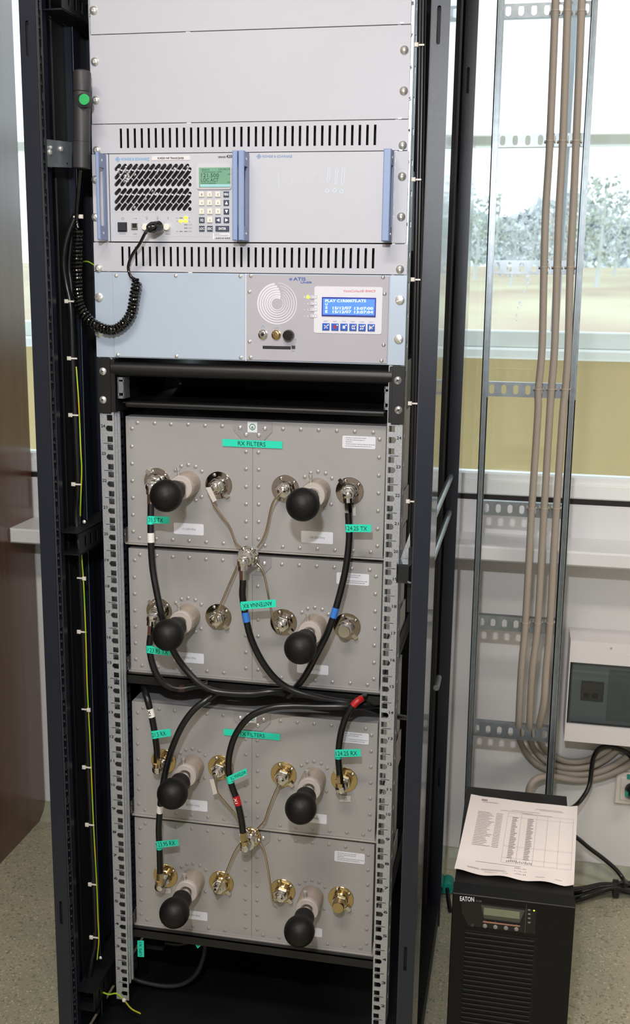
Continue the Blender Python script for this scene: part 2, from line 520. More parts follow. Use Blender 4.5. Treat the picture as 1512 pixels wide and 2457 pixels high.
# piece of the same sill seen to the left of the rack
sl = MB().bbox(-.7765, -.32, .70, WY, .782, .818, .004).build('trim_1', M_SILL); struct(sl)
MB().box(-.766, WX1, WY - .006, WY, .8445, .918).build('window_reveal', M_SILL, win)

# balcony parapet and outer glazing
par = thing('balcony_parapet', (0.6, 1.85, 0), 'yellow rendered balcony parapet with white ledge beyond the window', 'parapet')
m = MB()
xs = [-3.28 + .42 * k for k in range(18)]
for a, b in zip(xs, xs[1:]):
    MB().box(a + .001, b - .001, 1.80, 1.84, -0.3, 1.192).build('render_panel', M_PARA, par)
MB().box(-3.28, 4.0, 1.84, 1.98, -0.3, 1.192).build('parapet_core', M_PARA, par)
MB().bbox(-3.28, 4.0, 1.755, 2.0, 1.192, 1.225, .006).build('ledge', M_PARW, par)
og = thing('balcony_glazing', (0.6, 1.9, 1.225), 'white outer balcony glazing frame with transom and narrow posts', 'window frame')
MB().bbox(-3.28, 4.0, 1.80, 1.86, 1.225, 1.277, .004).build('bottom_rail', M_PARW, og)
MB().bbox(-3.28, 4.0, 1.80, 1.86, 1.828, 1.859, .004).build('transom', mat('transom_grey_green', (206, 208, 196), .5), og)
M_POST = mat('pale_grey_post', (176, 186, 196), .5)
for px in (1349, 1640):
    X = AY(px, 500, 1.8).x
    MB().bbox(X - .013, X + .013, 1.81, 1.86, 1.277, 2.9, .003).build('post', M_POST, og)
for (xa, xb) in ((-.8, -.3), (1.0, 1.5)): pass

# field and tree line
fm = MB(); nx, ny = 12, 10
for j in range(ny + 1):
    Y = 12 + j * 5.2
    z = -1.0 + (Y - 12) * .078
    for i in range(nx + 1):
        X = -40 + i * 10
        fm.v.append((X, Y, z + .15 * math.sin(X * .3 + Y * .2)))
for j in range(ny):
    for i in range(nx):
        a = j * (nx + 1) + i; fm.f.append((a, a + 1, a + nx + 2, a + nx + 1))
tag(fm.build('field', M_FIELD, smooth=True), 'pale dry grass field rising behind the balcony', 'field')
def tree(x, y, h, kind):
    rng = random.Random(int(x * 31 + y * 7))
    z0 = -1.0 + (y - 12) * .078
    lab = tag(thing('bare_tree', (x, y, z0), None, None), None, 'tree')
    MB().tube([(x, y, z0 + .32), (x + .1, y, z0 + h * .5), (x + .15, y, z0 + h * .9)], [h * .022, h * .016, h * .006], 6).build('trunk', M_BARK, lab)
    br = MB()
    for k in range(7):
        a = rng.uniform(0, 6.28); zz = z0 + h * rng.uniform(.3, .75); L = h * rng.uniform(.15, .3)
        br.tube([(x + .1, y, zz), (x + math.cos(a) * L, y + math.sin(a) * L, zz + L * .9)], [h * .008, h * .003], 4)
    br.build('branch', M_BARK, lab)['kind'] = 'stuff'
    cr = MB()
    for k in range(210):
        a = rng.uniform(0, 6.28); rr = h * .25 * math.sqrt(rng.random()); zz = z0 + h * rng.uniform(.25, 1.0)
        rr *= 1.1 - abs((zz - z0) / h - .55)
        c = Vector((x + math.cos(a) * rr, y + math.sin(a) * rr, zz)); q = h * rng.uniform(.012, .034)
        pts = [c + Vector((rng.uniform(-1, 1), rng.uniform(-1, 1), rng.uniform(-1, 1))).normalized() * q for _ in range(8)]
        for i in range(0, 8, 1):
            j, l = (i + 1) % 8, (i + 3) % 8
            cr.add([pts[i], pts[j], pts[l]], [(0, 1, 2)])
    cr.build('twigs', M_TREE[kind], lab)['kind'] = 'stuff'
    return lab
TREES = []
for k in range(15):
    px = 1020 + k * 41 + random.uniform(-8, 8)
    Y = 43 + (k * 2 % 5) * 3.9
    X = AY(px, 650, Y).x
    h = random.uniform(3.4, 4.7)
    if 1225 < px < 1290: h *= .78
    TREES.append((tree(X, Y, h, random.choice((0, 0, 1, 2))), px, Y))
for k, (t, px, Y) in enumerate(sorted(TREES, key=lambda q: q[1])):
    t['group'] = 'bare trees along the field edge'
    t['label'] = 'blurred bare tree in the row along the far edge of the field'
bh = MB()
rng = random.Random(5)
for k in range(9000):
    X = rng.uniform(-20, 50); Y = rng.uniform(66, 71); z = -1 + (Y - 12) * .078 + rng.uniform(-.1, 4.3) * (.75 + .25 * math.sin(X * .7) * math.sin(X * .23 + 1))
    c = Vector((X, Y, z)); q = rng.uniform(.2, .6)
    bh.add([c + Vector((rng.uniform(-q, q), rng.uniform(-q, q), rng.uniform(-q, q))) for _ in range(4)], [(0, 1, 2), (0, 2, 3), (0, 1, 3)])
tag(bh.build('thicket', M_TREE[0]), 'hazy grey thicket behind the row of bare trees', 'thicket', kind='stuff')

# ================================================================== WARDROBE
wr = thing('wardrobe', (-1.05, 0.1, 0), 'tall brown wood-grain cabinet side left of the rack', 'wardrobe')
MB().box(-1.38, -.795, -1.0, .83, .05, 2.5).build('carcass', M_WOOD, wr)
MB().bbox(-.795, -.777, -1.0, .83, 0.0, 2.5, .001).build('side_panel', M_WOOD, wr)
MB().box(-1.36, -.80, -.96, .80, 0, .05).build('plinth', M_BLACKIN, wr)

# ================================================================== RACK FRAME
U = .04445
ZB = 0.12
def zz(y1, x1, y2, x2): return (AY(x1, y1, -.003).z + AY(x2, y2, -.003).z) / 2
SEAM = {37: zz(86.6, 216.6, 55, 987.5), 34: zz(300.9, 218.9, 283.3, 981.4), 33: zz(371, 221.5, 359.6, 979),
        30: zz(582.7, 223.2, 583.5, 978), 29: zz(653, 226.7, 657.9, 976.7), 26: zz(857.8, 231.3, 877.2, 973.1), 24: zz(992, 235.8, 1019.7, 970)}
SEAM[38] = SEAM[37] + .0445; SEAM[42] = SEAM[37] + .0445 * 5
SEAM[23] = ZB + 23 * U
def ZN(n):
    if n <= 23: return ZB + n * U
    ks = sorted(SEAM)
    for a, b in zip(ks, ks[1:]):
        if a <= n <= b: return SEAM[a] + (SEAM[b] - SEAM[a]) * (n - a) / (b - a)
    return SEAM[42] + (n - 42) * U
def shear(mb, xa, za, xb, zb, x0):
    """tilt a nominally upright piece: nominal x0 becomes xa at height za and xb at zb"""
    mb.v = [(x + (xa - x0) + (xb - xa) * (z - za) / (zb - za), y, z) for x, y, z in mb.v]
    return mb
rack = thing('equipment_rack', (0, .3, 0), 'tall open black equipment rack filled with radio gear and filters', 'rack')
ZT = 2.06
YF, YR = -.10, .655
def post(sx, y0, dirn):
    """corner post: front face strip, side strip, inner returns; sx = -1 left, +1 right; dirn +1 opens to the rear"""
    xo = (.3015 if sx > 0 else .3060) * sx; xi = (.2775 if sx > 0 else .2815) * sx
    a, b = min(xo, xi), max(xo, xi)
    ya, yb = y0, y0 + .105 * dirn
    Y0, Y1 = min(ya, yb), max(ya, yb)
    slots = [stad(((.2870 if sx > 0 else .2945) * sx, za_), ((.2870 if sx > 0 else .2945) * sx, zb_), .0026) for za_, zb_ in (((1.710, 1.753) if dirn > 0 else (1.762, 1.804)), (.338, .376))]
    fr = plate(rect(a, b, 0.0, ZT), slots if sx else [], ya if dirn > 0 else yb + .0, (ya if dirn > 0 else yb) + .0015)
    fr.box(a, b, (ya if dirn > 0 else yb) + .006, (ya if dirn > 0 else yb) + .0061, .02, .021)
    o = fr.build('corner_post', M_BLACK, rack)
    yq = (ya if dirn > 0 else yb) + .006
    MB().box(a + .001, b - .001, yq, yq + .0015, .02, ZT - .02).build('slot_shade', M_VOID, rack)  # near-black sheet standing in for the shade behind the slots
    MB().box(min(xo, xo - .0015 * sx), max(xo, xo - .0015 * sx), Y0 + .0015, Y1, 0, ZT).build('post_side', M_BLACKGLOSS, rack)
    # perforated inner return
    hs = []
    k = 0; z = .07
    while z < ZT - .05:
        if k % 4 == 0: hs.append((z, .006, .0035))
        else: hs.append((z, .0022, .0022))
        z += .0145 if k % 4 else .0175
        k += 1
    yl = (Y0 + .002) if dirn > 0 else (Y1 - .019)
    pl = plate(rect(yl, yl + .017, 0.0, ZT), [circ(yl + .0085, q, r, 6) if r < .003 else rect(yl + .0085 - w, yl + .0085 + w, q - r, q + r) for q, r, w in hs], 0, .0015)
    pl.v = [(xi - sx * .0 + y * -sx, x, z) for x, y, z in pl.v]
    pl.build('perforated_flange', mat('dark_grey_flange', (52, 52, 55), .5), rack)
    MB().box(min(xi, xi + .012 * sx), max(xi, xi + .012 * sx), yl + .017, yl + .0185, 0, ZT).build('post_return', M_BLACK, rack)
    MB().box(min(xi + .012 * sx, xi + .0135 * sx), max(xi + .012 * sx, xi + .0135 * sx), yl + .0185, yl + .06, 0, ZT).build('post_channel', M_BLACK, rack)
for sx in (-1, 1):
    post(sx, YF, 1)
    post(sx, YR, -1)
# top, base frames, rear and left panels
MB().box(-.3, .3, YF, YR, ZT, ZT + .03).build('top_panel', M_BLACK, rack)
for sx in (-1, 1):
    a, b = sorted((.298 * sx, .262 * sx))
    MB().box(a, b, YF + .003, YR - .003, .0, .055).build('base_rail', M_BLACKIN, rack)
    MB().box(a, b, YF + .02, YR - .02, ZT - .06, ZT - .005).build('top_rail', M_BLACK, rack)
MB().box(-.277, .277, YF + .006, YF + .03, 0, .055).build('front_base_rail', M_BLACKIN, rack)
MB().box(-.277, .277, YF + .006, YF + .03, ZT - .06, ZT).build('front_top_rail', M_BLACK, rack)
MB().box(-.28, .28, YF + .02, YR, .055, .062).build('floor_plate', M_BLACKIN, rack)
MB().box(-.278, .278, YR - .012, YR - .010, .06, ZT).build('rear_panel', M_BLACKIN, rack)
MB().box(-.3045, -.3030, YF + .10, YR - .10, .055, ZT - .05).build('side_panel', M_BLACKIN, rack)
for yy in (.045, .13):
    MB().box(-.3030, -.292, yy, yy + .03, .055, ZT - .05).build('panel_stiffener', M_BLACK, rack)
    rr = MB().tube([(-.290, yy + .001, .055), (-.290, yy + .001, ZT - .06)], .0008, 6); rr.build('fold_highlight', M_GALVS, rack)  # bright bead standing in for the highlight along each black fold

# mounting rails with square holes, unit lines and numbers
def rail(sx):
    xo, xi = .2489 * sx, .2256 * sx
    za, zb = ZN(1) - .035, ZN(41)
    if sx > 0: pts = (AY(925, 2443, 0), AY(995.5, 20, 0))
    else: pts = (AY(278.5, 2346, 0), AY(211.8, 20, 0))
    holes = []
    for n in range(0, 41):
        zl = ZN(n); uu = ZN(n + 1) - zl
        for i, d in enumerate((.00635, .022225, .0381)):
            c = zl + d * uu / U; hc = .2327 * sx
            if c - .006 < za: continue
            r = rect(hc - .0047, hc + .0047, c - .0047, c + .0047)
            if i == 1:
                if sx > 0: r = [(hc - .0047, c - .0047), (hc + .0042, c - .0047), (hc + .0068, c - .0018), (hc + .0068, c + .0018), (hc + .0042, c + .0047), (hc - .0047, c + .0047)]
                else: r = [(hc - .0042, c - .0047), (hc + .0047, c - .0047), (hc + .0047, c + .0047), (hc - .0042, c + .0047), (hc - .0068, c + .0018), (hc - .0068, c - .0018)]
            holes.append(r)
    fl = MB(); zc_ = za; hi = 0
    while hi < len(holes):
        grp = holes[hi:hi + 3]; hi += 3
        zt_ = zb if hi >= len(holes) else (max(q[1] for q in grp[-1]) + min(q[1] for q in holes[hi])) / 2
        g_ = plate(rect(min(xo, xi), max(xo, xi), zc_, zt_), grp, 0, .002); fl.add(g_.v, g_.f); zc_ = zt_
    ro = shear(fl, pts[0].x, pts[0].z, pts[1].x, pts[1].z, xo).build('mounting_rail', M_GALV, rack)
    # outer return with slots
    hs = []
    for n in range(1, 41):
        c = ZN(n) + .030
        hs.append(rect(.018, .030, c - .0045, c + .0045))
    sd = plate(rect(0.002, .045, za + .02, zb), hs, 0, .002)
    sd.v = [(xo - sx * (.002 - y), x, z) for x, y, z in sd.v]
    shear(sd, pts[0].x, pts[0].z, pts[1].x, pts[1].z, xo).build('rail_side', M_GALV, ro)
    inn = MB()
    inn.box(min(xi, xi + .002 * sx), max(xi, xi + .002 * sx), .002, .022, za + .03, zb)
    inn.box(min(xi - .0012 * sx, xi), max(xi - .0012 * sx, xi), .008, .011, za + .03, zb)
    inn.box(min(xi - .0018 * sx, xi), max(xi - .0018 * sx, xi), .019, .023, za + .03, zb)
    shear(inn, pts[0].x, pts[0].z, pts[1].x, pts[1].z, xo).build('rail_lip', M_GALV, ro)
    hs = []
    z = za + .05
    while z < zb - .02:
        hs.append(rect(.029, .035, z - .005, z + .005)); z += .0148
    pf = plate(rect(.023, .041, za + .04, zb), hs, 0, .0012)
    pf.v = [(xi + y, x, z) for x, y, z in pf.v]
    shear(pf, pts[0].x, pts[0].z, pts[1].x, pts[1].z, xo).build('perforated_strip', M_BLACK, ro)
    nm = MB()
    def X(x, z): return x + (pts[0].x - xo) + (pts[1].x - pts[0].x) * (z - pts[0].z) / (pts[1].z - pts[0].z)
    for n in range(1, 40):
        z = ZN(n); a, b = sorted((.2300 * sx, .2440 * sx))
        nm.box(X(a, z), X(b, z), -.0004, .0001, z - .0004, z + .0004)
        s = str(n + 1); zc = z + .0200; a, b = sorted((.2405 * sx, .2475 * sx))
        text3(nm, s, (X(a, zc), 0, zc + .008), (X(b, zc), 0, zc + .008), .0046, bold=True)
    nm.build('rail_numbers', M_INK, ro)['kind'] = 'stuff'
    return pts
RL = rail(-1); RR = rail(1)
# depth braces
def brace(xa, xb, y0, y1, z, h, m, nm='depth_brace'):
    hs = [rect(y0 + .02 + k * .022, y0 + .028 + k * .022, -.009, .009) for k in range(int((y1 - y0 - .03) / .022))]
    pl = plate(rect(y0, y1, -h / 2, h / 2), hs, 0, .0015)
    pl.v = [(xb - y, x, zq + z) for x, y, zq in pl.v]
    pl.box(xa, xb, y0, y1, z + h / 2 - .001, z + h / 2 + .001)
    pl.box(xa, xb, y0, y1, z - h / 2 - .001, z - h / 2 + .001)
    return pl.build(nm, m, rack)
for z in (.985, .155, 1.80):
    brace(-.297, -.262, -.05, .30, z, .036, M_BLACKIN)
zb_ = AX(1062, 1150, .285).z
for z in (.945, 1.02):
    MB().cyl((.285, .0, z), (.285, .552, z), .006, 10).build('side_strut', M_GALVS, rack)
pe_ = AX(1050, 1638, .283)
MB().cyl((.283, pe_.y - .03, pe_.z), (.283, pe_.y + .03, pe_.z), .006, 12).build('side_strut', M_GALVS, rack)
# lock keeper on the right rail, tall black trunking beside the rail
lk = MB().bbox(*(lambda a, b: (a.x, b.x, -.045, -.01, b.z, a.z))(AY(951.5, 1354, -.045), AY(984.5, 1402, -.045)), .003)
lk.build('lock_keeper', M_BLACKGLOSS, rack)
lp = MB(); a = AY(985, 1330, -.01); b = AY(990, 1420, -.01)
lp.box(a.x - .002, .278, -.02, -.008, b.z - .03, a.z + .012)
lp.build('lock_plate', M_BLACKIN, rack)
MB().tube([AY(978, 1396, -.045), AY(986, 1399, -.045)], .0016, 6).build('lock_lever', M_GALVS, rack)
t1 = [AY(960, 1345, -.004), AY(984, 1278, -.004), AY(985, 1345, -.004)]
MB().poly3([t1[0], t1[2], t1[1]], (0, .002, 0)).build('keeper_gusset', M_GALV, rack)
for X, Y in ((.268, .03), (.268, .5)):
    MB().box(X - .004, X + .004, Y, Y + .06, .06, ZT).build('inner_upright', M_BLACKIN, rack)
# black folded shelves below the second and fourth filter box
SHZ = []
def shelf(zt, nm='support_shelf'):
    s = MB()
    s.box(-.2255, .2255, .030, .50, zt - .002, zt)
    s.box(-.2255, .2255, .030, .032, zt - .024, zt)
    s.box(-.2262, -.2245, .028, .45, zt - .024, zt + .05)
    s.box(.2245, .2262, .028, .45, zt - .024, zt + .05)
    return s

# rack screws
def screw_mesh(name, r, m, h=None):
    h = h or r * .62
    mb = MB().lathe((0, 0, 0), (0, -1, 0), [(0, r), (h * .35, r * .98), (h * .75, r * .72), (h, r * .35), (h * .55, r * .24), (h * .5, .00001)], 16)
    s = r * .12
    return mb.mesh(name, m, True)
SC_BIG = screw_mesh('rack_screw', .0062, M_SCREW)
SC_MID = screw_mesh('fixing_screw', .0030, M_SCREW)
SC_FL = MB().lathe((0, 0, 0), (0, -1, 0), [(0, .0068), (.0014, .0068), (.002, .006), (.0021, .0001)], 18).box(-.0058, .0058, -.00215, -.002, -.0006, .0006).mesh('slotted_screw', M_SCREW, True)
CR = MB()
for a in (.4, .4 + PI / 2):
    c, s_ = math.cos(a), math.sin(a)
    CR.add([(c * .0030 - s_ * .0005, -.0040, s_ * .0030 + c * .0005), (c * .0030 + s_ * .0005, -.0040, s_ * .0030 - c * .0005), (-c * .0030 + s_ * .0005, -.0040, -s_ * .0030 - c * .0005), (-c * .0030 - s_ * .0005, -.0040, -s_ * .0030 + c * .0005)], [(0, 1, 2, 3), (3, 2, 1, 0)])
CR_ME = CR.mesh('screw_recess', M_EDGE)
def screws(parent, pts, Y, me=None, name='screw'):
    for x, y in pts:
        p = AY(x, y, Y); o = place(name, me or SC_BIG, parent, p)
        

# ================================================================== PANELS
def pspan(y0, yb):  # x extents of a panel from the picture: left edge and right edge
    lf = [(86.6, 216.6), (300.9, 218.9), (371, 221.5), (582.7, 224), (653, 226.7), (857.8, 231.3), (992, 235.8)]
    rt = [(55, 987.0), (283.3, 981.0), (359.6, 978.6), (583, 977.5), (657.9, 976.2), (877.2, 972.8), (1019.7, 970)]
    def ip(t, y):
        if y <= t[0][0]: return t[0][1]
        for a, b in zip(t, t[1:]):
            if y <= b[0]: return a[1] + (b[1] - a[1]) * (y - a[0]) / (b[0] - a[0])
        return t[-1][1]
    L = sum(AY(ip(lf, y), y, -.003).x for y in (y0, yb)) / 2
    R = sum(AY(ip(rt, y), y, -.003).x for y in (y0, yb)) / 2
    return L, R
G = .0005
def blank(n0, n1, ys, label, group=None):
    L, R = pspan(*ys)
    p = thing('rack_blank', ((L + R) / 2, 0, ZN(n0)), label, 'panel', group)
    MB().bbox(L, R, -.003, -.0002, ZN(n0) + G, ZN(n1) - G, .0003).build('panel_plate', M_PANEL, p)
    return p
p = blank(37, 40, (0, 70), 'light grey blank rack panel at the very top, cut by the picture edge')
screws(p, [(225, 25)], -.003)
p = blank(34, 37, (70, 290), 'large light grey blank rack panel above the upper vent panel')
screws(p, [(228, 148), (230, 240.5), (970.5, 120), (969, 218)], -.003)
def clips(parent, pts):
    mb = MB()
    for x, y in pts: pbox(mb, x - 4, y - 1.6, x + 4, y + 1.6, -.002, .0015)
    mb.build('cage_nut_edge', M_GALV, parent)
clips(p, [(964.5, 55.5), (960, 284.5)])
def vent(n0, ys, xa, ya0, ya1, xb, yb0, yb1, label):
    L, R = pspan(*ys)
    p = thing('vent_panel', ((L + R) / 2, 0, ZN(n0)), label, 'panel', 'slotted vent panels')
    a0, a1, b0, b1 = AY(xa, ya1, -.003), AY(xa, ya0, -.003), AY(xb, yb1, -.003), AY(xb, yb0, -.003)
    z0 = (a0.z + b0.z) / 2; z1 = (a1.z + b1.z) / 2
    hs = []
    for k in range(36):
        x = a0.x + (b0.x - a0.x) * k / 35
        hs.append(rect(x - .00185, x + .00185, z0, z1))
    plate(rect(L, R, ZN(n0) + G, ZN(n0 + 1) - G), hs, -.003, -.001).build('slotted_plate', M_PANEL, p)
    MB().box(L + .03, R - .03, .030, .032, ZN(n0) + .002, ZN(n0 + 1) - .002).build('dark_backing', M_VOID, p)
    return p
p = vent(33, (290, 365), 290.7, 310, 357, 899.4, 297.3, 346.6, 'slotted light grey vent panel above the radio transceiver')
screws(p, [(232.5, 360.5), (966.5, 348.5)], -.003)
clips(p, [(962, 360.5)])
p = vent(29, (583, 655), 294.5, 594, 640.5, 895, 592.7, 641.5, 'slotted light grey vent panel below the radio transceiver')
screws(p, [(236.5, 644), (960, 646)], -.003)

# ------------------------------------------------------------------ subrack ears
ex = thing('subrack_frame', (0, 0, ZN(30)), 'light grey rack ears holding the transceiver and the blank module', 'bracket')
L, R = pspan(371, 583)
zr0, zr1 = ZN(30) + .0012, ZN(33) - .0006
MB().bbox(L, AY(262, 480, -.003).x, -.003, -.0005, zr0, zr1, .0003).build('left_ear', M_TRX, ex)
MB().bbox(AY(946, 480, -.003).x, R, -.003, -.0005, zr0, zr1, .0003).build('right_ear', M_TRX, ex)
screws(ex, [(965, 423.3), (963, 519.8), (229.5, 431), (229.5, 521)], -.003)
MB().box(L + .02, R - .02, .002, .30, zr0, zr1).build('chassis_box', M_EDGE, ex)

def T(x, y): return (200 + x / 3.6, 340 + y / 3.6)
def handle(parent, bx0, bx1, y0, y1, label=None):
    """U shaped grip standing out from the front panel; pixel edges of its front bar"""
    YB = -.036
    a = AY(bx0, y0, YB); b = AY(bx1, y1, YB); zt, zb = zr1 - .0005, zr0 + .001
    h = MB().bbox(a.x, b.x, YB, YB + .0035, zb, zt, .0012)
    MBk = MB(); MBk.box(a.x + .0006, b.x, YB + .0035, -.0035, zt - .021, zt - .0004); MBk.box(a.x + .0006, b.x, YB + .0035, -.0035, zb + .0004, zb + .021)
    MBk.box(b.x - .003, b.x, -.0125, -.0035, zb + .021, zt - .021)
    o = h.build('handle', M_BLUEG, parent)
    MBk.build('handle_leg', M_BLUED, o)
    for z in (zt - .0105, zb + .0105):
        s = MB().lathe((b.x, -.022, z), (1, 0, 0), [(0, .0022), (.0008, .0022), (.0009, .0001)], 10)
        s.build('handle_screw', M_SCREW, o)
    return a.x, b.x

# ------------------------------------------------------------------ radio transceiver
tr = thing('radio_transceiver', (-.13, 0, ZN(30)), 'light grey radio transceiver with keypad, green display and slanted grille', 'radio')
x0 = AY(*T(232, 500), -.003).x; x1 = AY(*T(1330, 500), -.003).x
hs = []
YT = -.0035
def tw(x, y):
    p = AY(*T(x, y), YT); return (p.x, p.z)
for (yt, ) in ((190,), (400,)):
    # three courses of slanted slots
    rows = [(yt + 8, yt + 48), (yt + 66, yt + 122), (yt + 140, yt + 180)]
    for ri, (ya, yb) in enumerate(rows):
        for k in range(14):
            xb_ = 282 + k * 49
            if ri == 0: A, B = (xb_ + 0, yb), (xb_ + 30, ya + 8)
            elif ri == 1: A, B = (xb_ + 0, yb), (xb_ + 44, ya)
            else: A, B = (xb_ + 0, yb + 2), (xb_ + 34, ya + 2)
            if B[0] > 926: B = (926, A[1] - (926 - A[0]) * 1.25) if A[0] < 912 else (A[0] + 1, A[1] - 1)
            hs.append(stad(tw(*A), tw(*B), .0029, 4))
fp = plate(rect(x0, x1, zr0, zr1), hs, YT, -.0005)
fp.build('front_panel', M_TRX, tr)
MB().box(x0 + .01, AY(*T(960, 400), 0).x, .0012, .0019, zr0 + .02, zr1 - .02).build('grille_backing', mat('dark_grille_cavity', (46, 42, 46), .25, .5, var=.3, vscale=60), tr)
gl = MB()
random.seed(11)
for k in range(26):
    x = random.uniform(290, 440) if k < 16 else random.uniform(440, 900); y = random.choice((random.uniform(215, 360), random.uniform(420, 570)) if k > 15 else (random.uniform(215, 360),))
    p = AY(*T(x, y), .0005); gl.lathe(p, (0, -1, 0), [(0, .0028), (.0008, .002), (.0011, .0002)], 8)
tag(gl.build('heatsink_glints', M_CHROME, tr, True), kind='stuff')
def tl(x0, x1, y, h, s, m, parent=tr, Y=YT, bold=False, nm='lettering', dy=0):
    a, b = T(x0, y), T(x1, y + dy); mb = MB(); ptext(mb, s, a[0], a[1], b[0], b[1], h / 3.6, Y, bold); return mb.build(nm, m, parent)
def diamond(parent, cx, cy, r, Y, m):
    mb = MB()
    c = AY(cx, cy, Y); q = r / 1.6 / 1000
    for rr, w in ((1, .16), (.55, .16)):
        ring = plate([(c.x + q * rr, c.z), (c.x, c.z + q * rr), (c.x - q * rr, c.z), (c.x, c.z - q * rr)],
                     [[(c.x + q * (rr - w), c.z), (c.x, c.z + q * (rr - w)), (c.x - q * (rr - w), c.z), (c.x, c.z - q * (rr - w))]], Y - .0005, Y)
        mb.add(ring.v, ring.f)
    text3(mb, 'R&S', (c.x - q * .42, Y, c.z), (c.x + q * .42, Y, c.z), q * .35, bold=True)
    mb.build('logo', m, parent)
diamond(tr, *T(298, 152), 6.6, YT, M_LOGOB)
tl(330, 570, 150, 22, 'ROHDE & SCHWARZ', M_LOGOB, bold=True)
mb = MB(); a = AY(*T(592, 124), YT); b = AY(*T(922, 158), YT)
mb.box(a.x, b.x, YT - .0006, YT, b.z, a.z); mb.build('name_plate', mat('name_plate_paint', (214, 212, 216), .45), tr)
tl(640, 870, 142, 17, 'XU4200 VHF TRANSCEIVER', M_INK, Y=YT - .0006, bold=True)
tl(1165, 1230, 133, 14, 'SERIES', M_INK, bold=True)
tl(1236, 1300, 127, 26, '4200', M_INK, bold=True)
mb = MB(); pbox(mb, *T(225, 606), *T(955, 609), YT, .0002); pbox(mb, *T(235, 817), *T(1110, 820), YT, .0002); mb.build('groove', M_LINK, tr)
# display
a = AY(*T(980, 203), YT); b = AY(*T(1283, 411), YT)
bz = MB(); bz.prism(rrect(a.x, b.x, b.z, a.z, .004), YT - .0025, YT)
dz = bz.build('display_bezel', mat('display_bezel_grey', (196, 194, 200), .45), tr)
a = AY(*T(1004, 226), YT); b = AY(*T(1274, 395), YT)
MB().bbox(a.x, b.x, YT - .0034, YT - .0024, b.z, a.z, .0003).build('display', M_LCDG, dz)
YD = YT - .0034
M_LCDI = mat('dark_green_characters', (28, 62, 52), .5)
mb = MB()
for s, xa, xb, y, h in (('121.500', 1020, 1172, 290, 33), ('LOC ACT', 1018, 1168, 330, 31), ('Guard', 1022, 1088, 241, 13), ('12:16:17', 1170, 1268, 237, 13), ('Transmission OPS', 1024, 1196, 260, 12),
                        ('RX/TX MAIN/MN', 1020, 1148, 359, 11), ('AM', 1248, 1270, 281, 12), ('SQ ON', 1246, 1270, 350, 11)):
    A, B = T(xa, y), T(xb, y); ptext(mb, s, A[0], A[1], B[0], B[1], h / 3.6, YD)
mb.build('display_characters', M_LCDI, dz)
mb = MB(); pbox(mb, *T(1010, 368), *T(1270, 390), YD, .0002); mb.build('display_footer', mat('pale_blue_display_footer', (150, 200, 205), .3, emit=.12), dz)
# keypad
def key(cx, cy, w, h, dark, mark):
    a = AY(*T(cx - w / 2, cy - h / 2), YT); b = AY(*T(cx + w / 2, cy + h / 2), YT)
    k = MB().bbox(a.x, b.x, YT - .0022, YT, b.z, a.z, .0006).build('key', M_KEYD if dark else M_KEYL, tr)
    mk = MB(); Y = YT - .0022
    def tri(pts):
        q = [AY(*T(cx + u, cy + v), Y) for u, v in pts]
        mk.prism([(p.x, p.z) for p in q], Y - .0003, Y)
    if mark == 'up': tri([(-13, 14), (13, 14), (0, -15)])
    elif mark == 'down': tri([(-13, -14), (0, 15), (13, -14)])
    elif mark == 'left': tri([(-15, 0), (12, 15), (12, -15)])
    elif mark == 'right': tri([(15, 0), (-12, -15), (-12, 15)])
    else:
        ww = {1: 9, 2: 27, 3: 38, 4: 40, 5: 62}[len(mark)]
        A, B = T(cx - ww / 2, cy), T(cx + ww / 2, cy); ptext(mk, mark, A[0], A[1], B[0], B[1], (20 if len(mark) > 1 else 18) / 3.6, Y, True)
    mk.build('key_marking', M_WHITE if dark else M_GINK, k)
for r, row in enumerate((('1', '2', '3', 'MENU'), ('4', '5', '6', 'up'), ('7', '8', '9', 'down'), ('SQ', '0', 'left', 'right'), ('LOC', 'ESC'))):
    for c, s in enumerate(row):
        cx = (1023, 1092, 1163, 1236)[c] + r * .6; cy = (455, 528, 603, 677, 751)[r]
        key(cx, cy, 46, 48, len(s) > 1, s)
key(1202, 751, 116, 48, True, 'ENTER')
# sticker
a = AY(*T(1120, 790), YT); b = AY(*T(1268, 845), YT)
st = MB().box(a.x, b.x, YT - .0003, YT, b.z, a.z).build('sticker', M_LABEL, tr)
mb = MB(); random.seed(4); x = 1135
while x < 1264:
    w = random.choice((2, 3, 5, 7)); pbox(mb, *T(x, 826), *T(x + w, 841), YT - .0003, .0002); x += w + random.choice((2, 3, 5))
for y, xe in ((795, 1180), (805, 1262), (814, 1250)): pbox(mb, *T(1130, y), *T(xe, y + 2.5), YT - .0003, .0002)
mb.build('bar_code', M_INK, st)
# indicators
for x, y in ((886, 657), (843, 687), (886, 687)):
    c = AY(*T(x, y), YT); mb = MB().prism([(c.x + .0033 * math.cos(k * PI / 8), c.z + .0021 * math.sin(k * PI / 8)) for k in range(16)], YT - .0008, YT)
    tag(mb.build('indicator_light', M_LED, tr), 'lit yellow-green indicator')
mb = MB()
for s, xa, xb, y in (('AC', 805, 820, 660), ('ON', 908, 922, 660), ('TX', 908, 922, 688), ('DC', 805, 820, 688), ('COMM', 908, 938, 717), ('FAULT', 908, 940, 746), ('RX', 805, 820, 775), ('MAIN', 908, 938, 775)):
    A, B = T(xa, y), T(xb, y); ptext(mb, s, A[0], A[1], B[0], B[1], 9 / 3.6, YT)
for x, y in ((845, 659), (886, 717), (886, 746), (845, 775), (886, 775)): pbox(mb, *T(x - 14, y - 4), *T(x + 14, y + 4), YT, .0003)
mb.build('indicator_markings', M_GINK, tr)
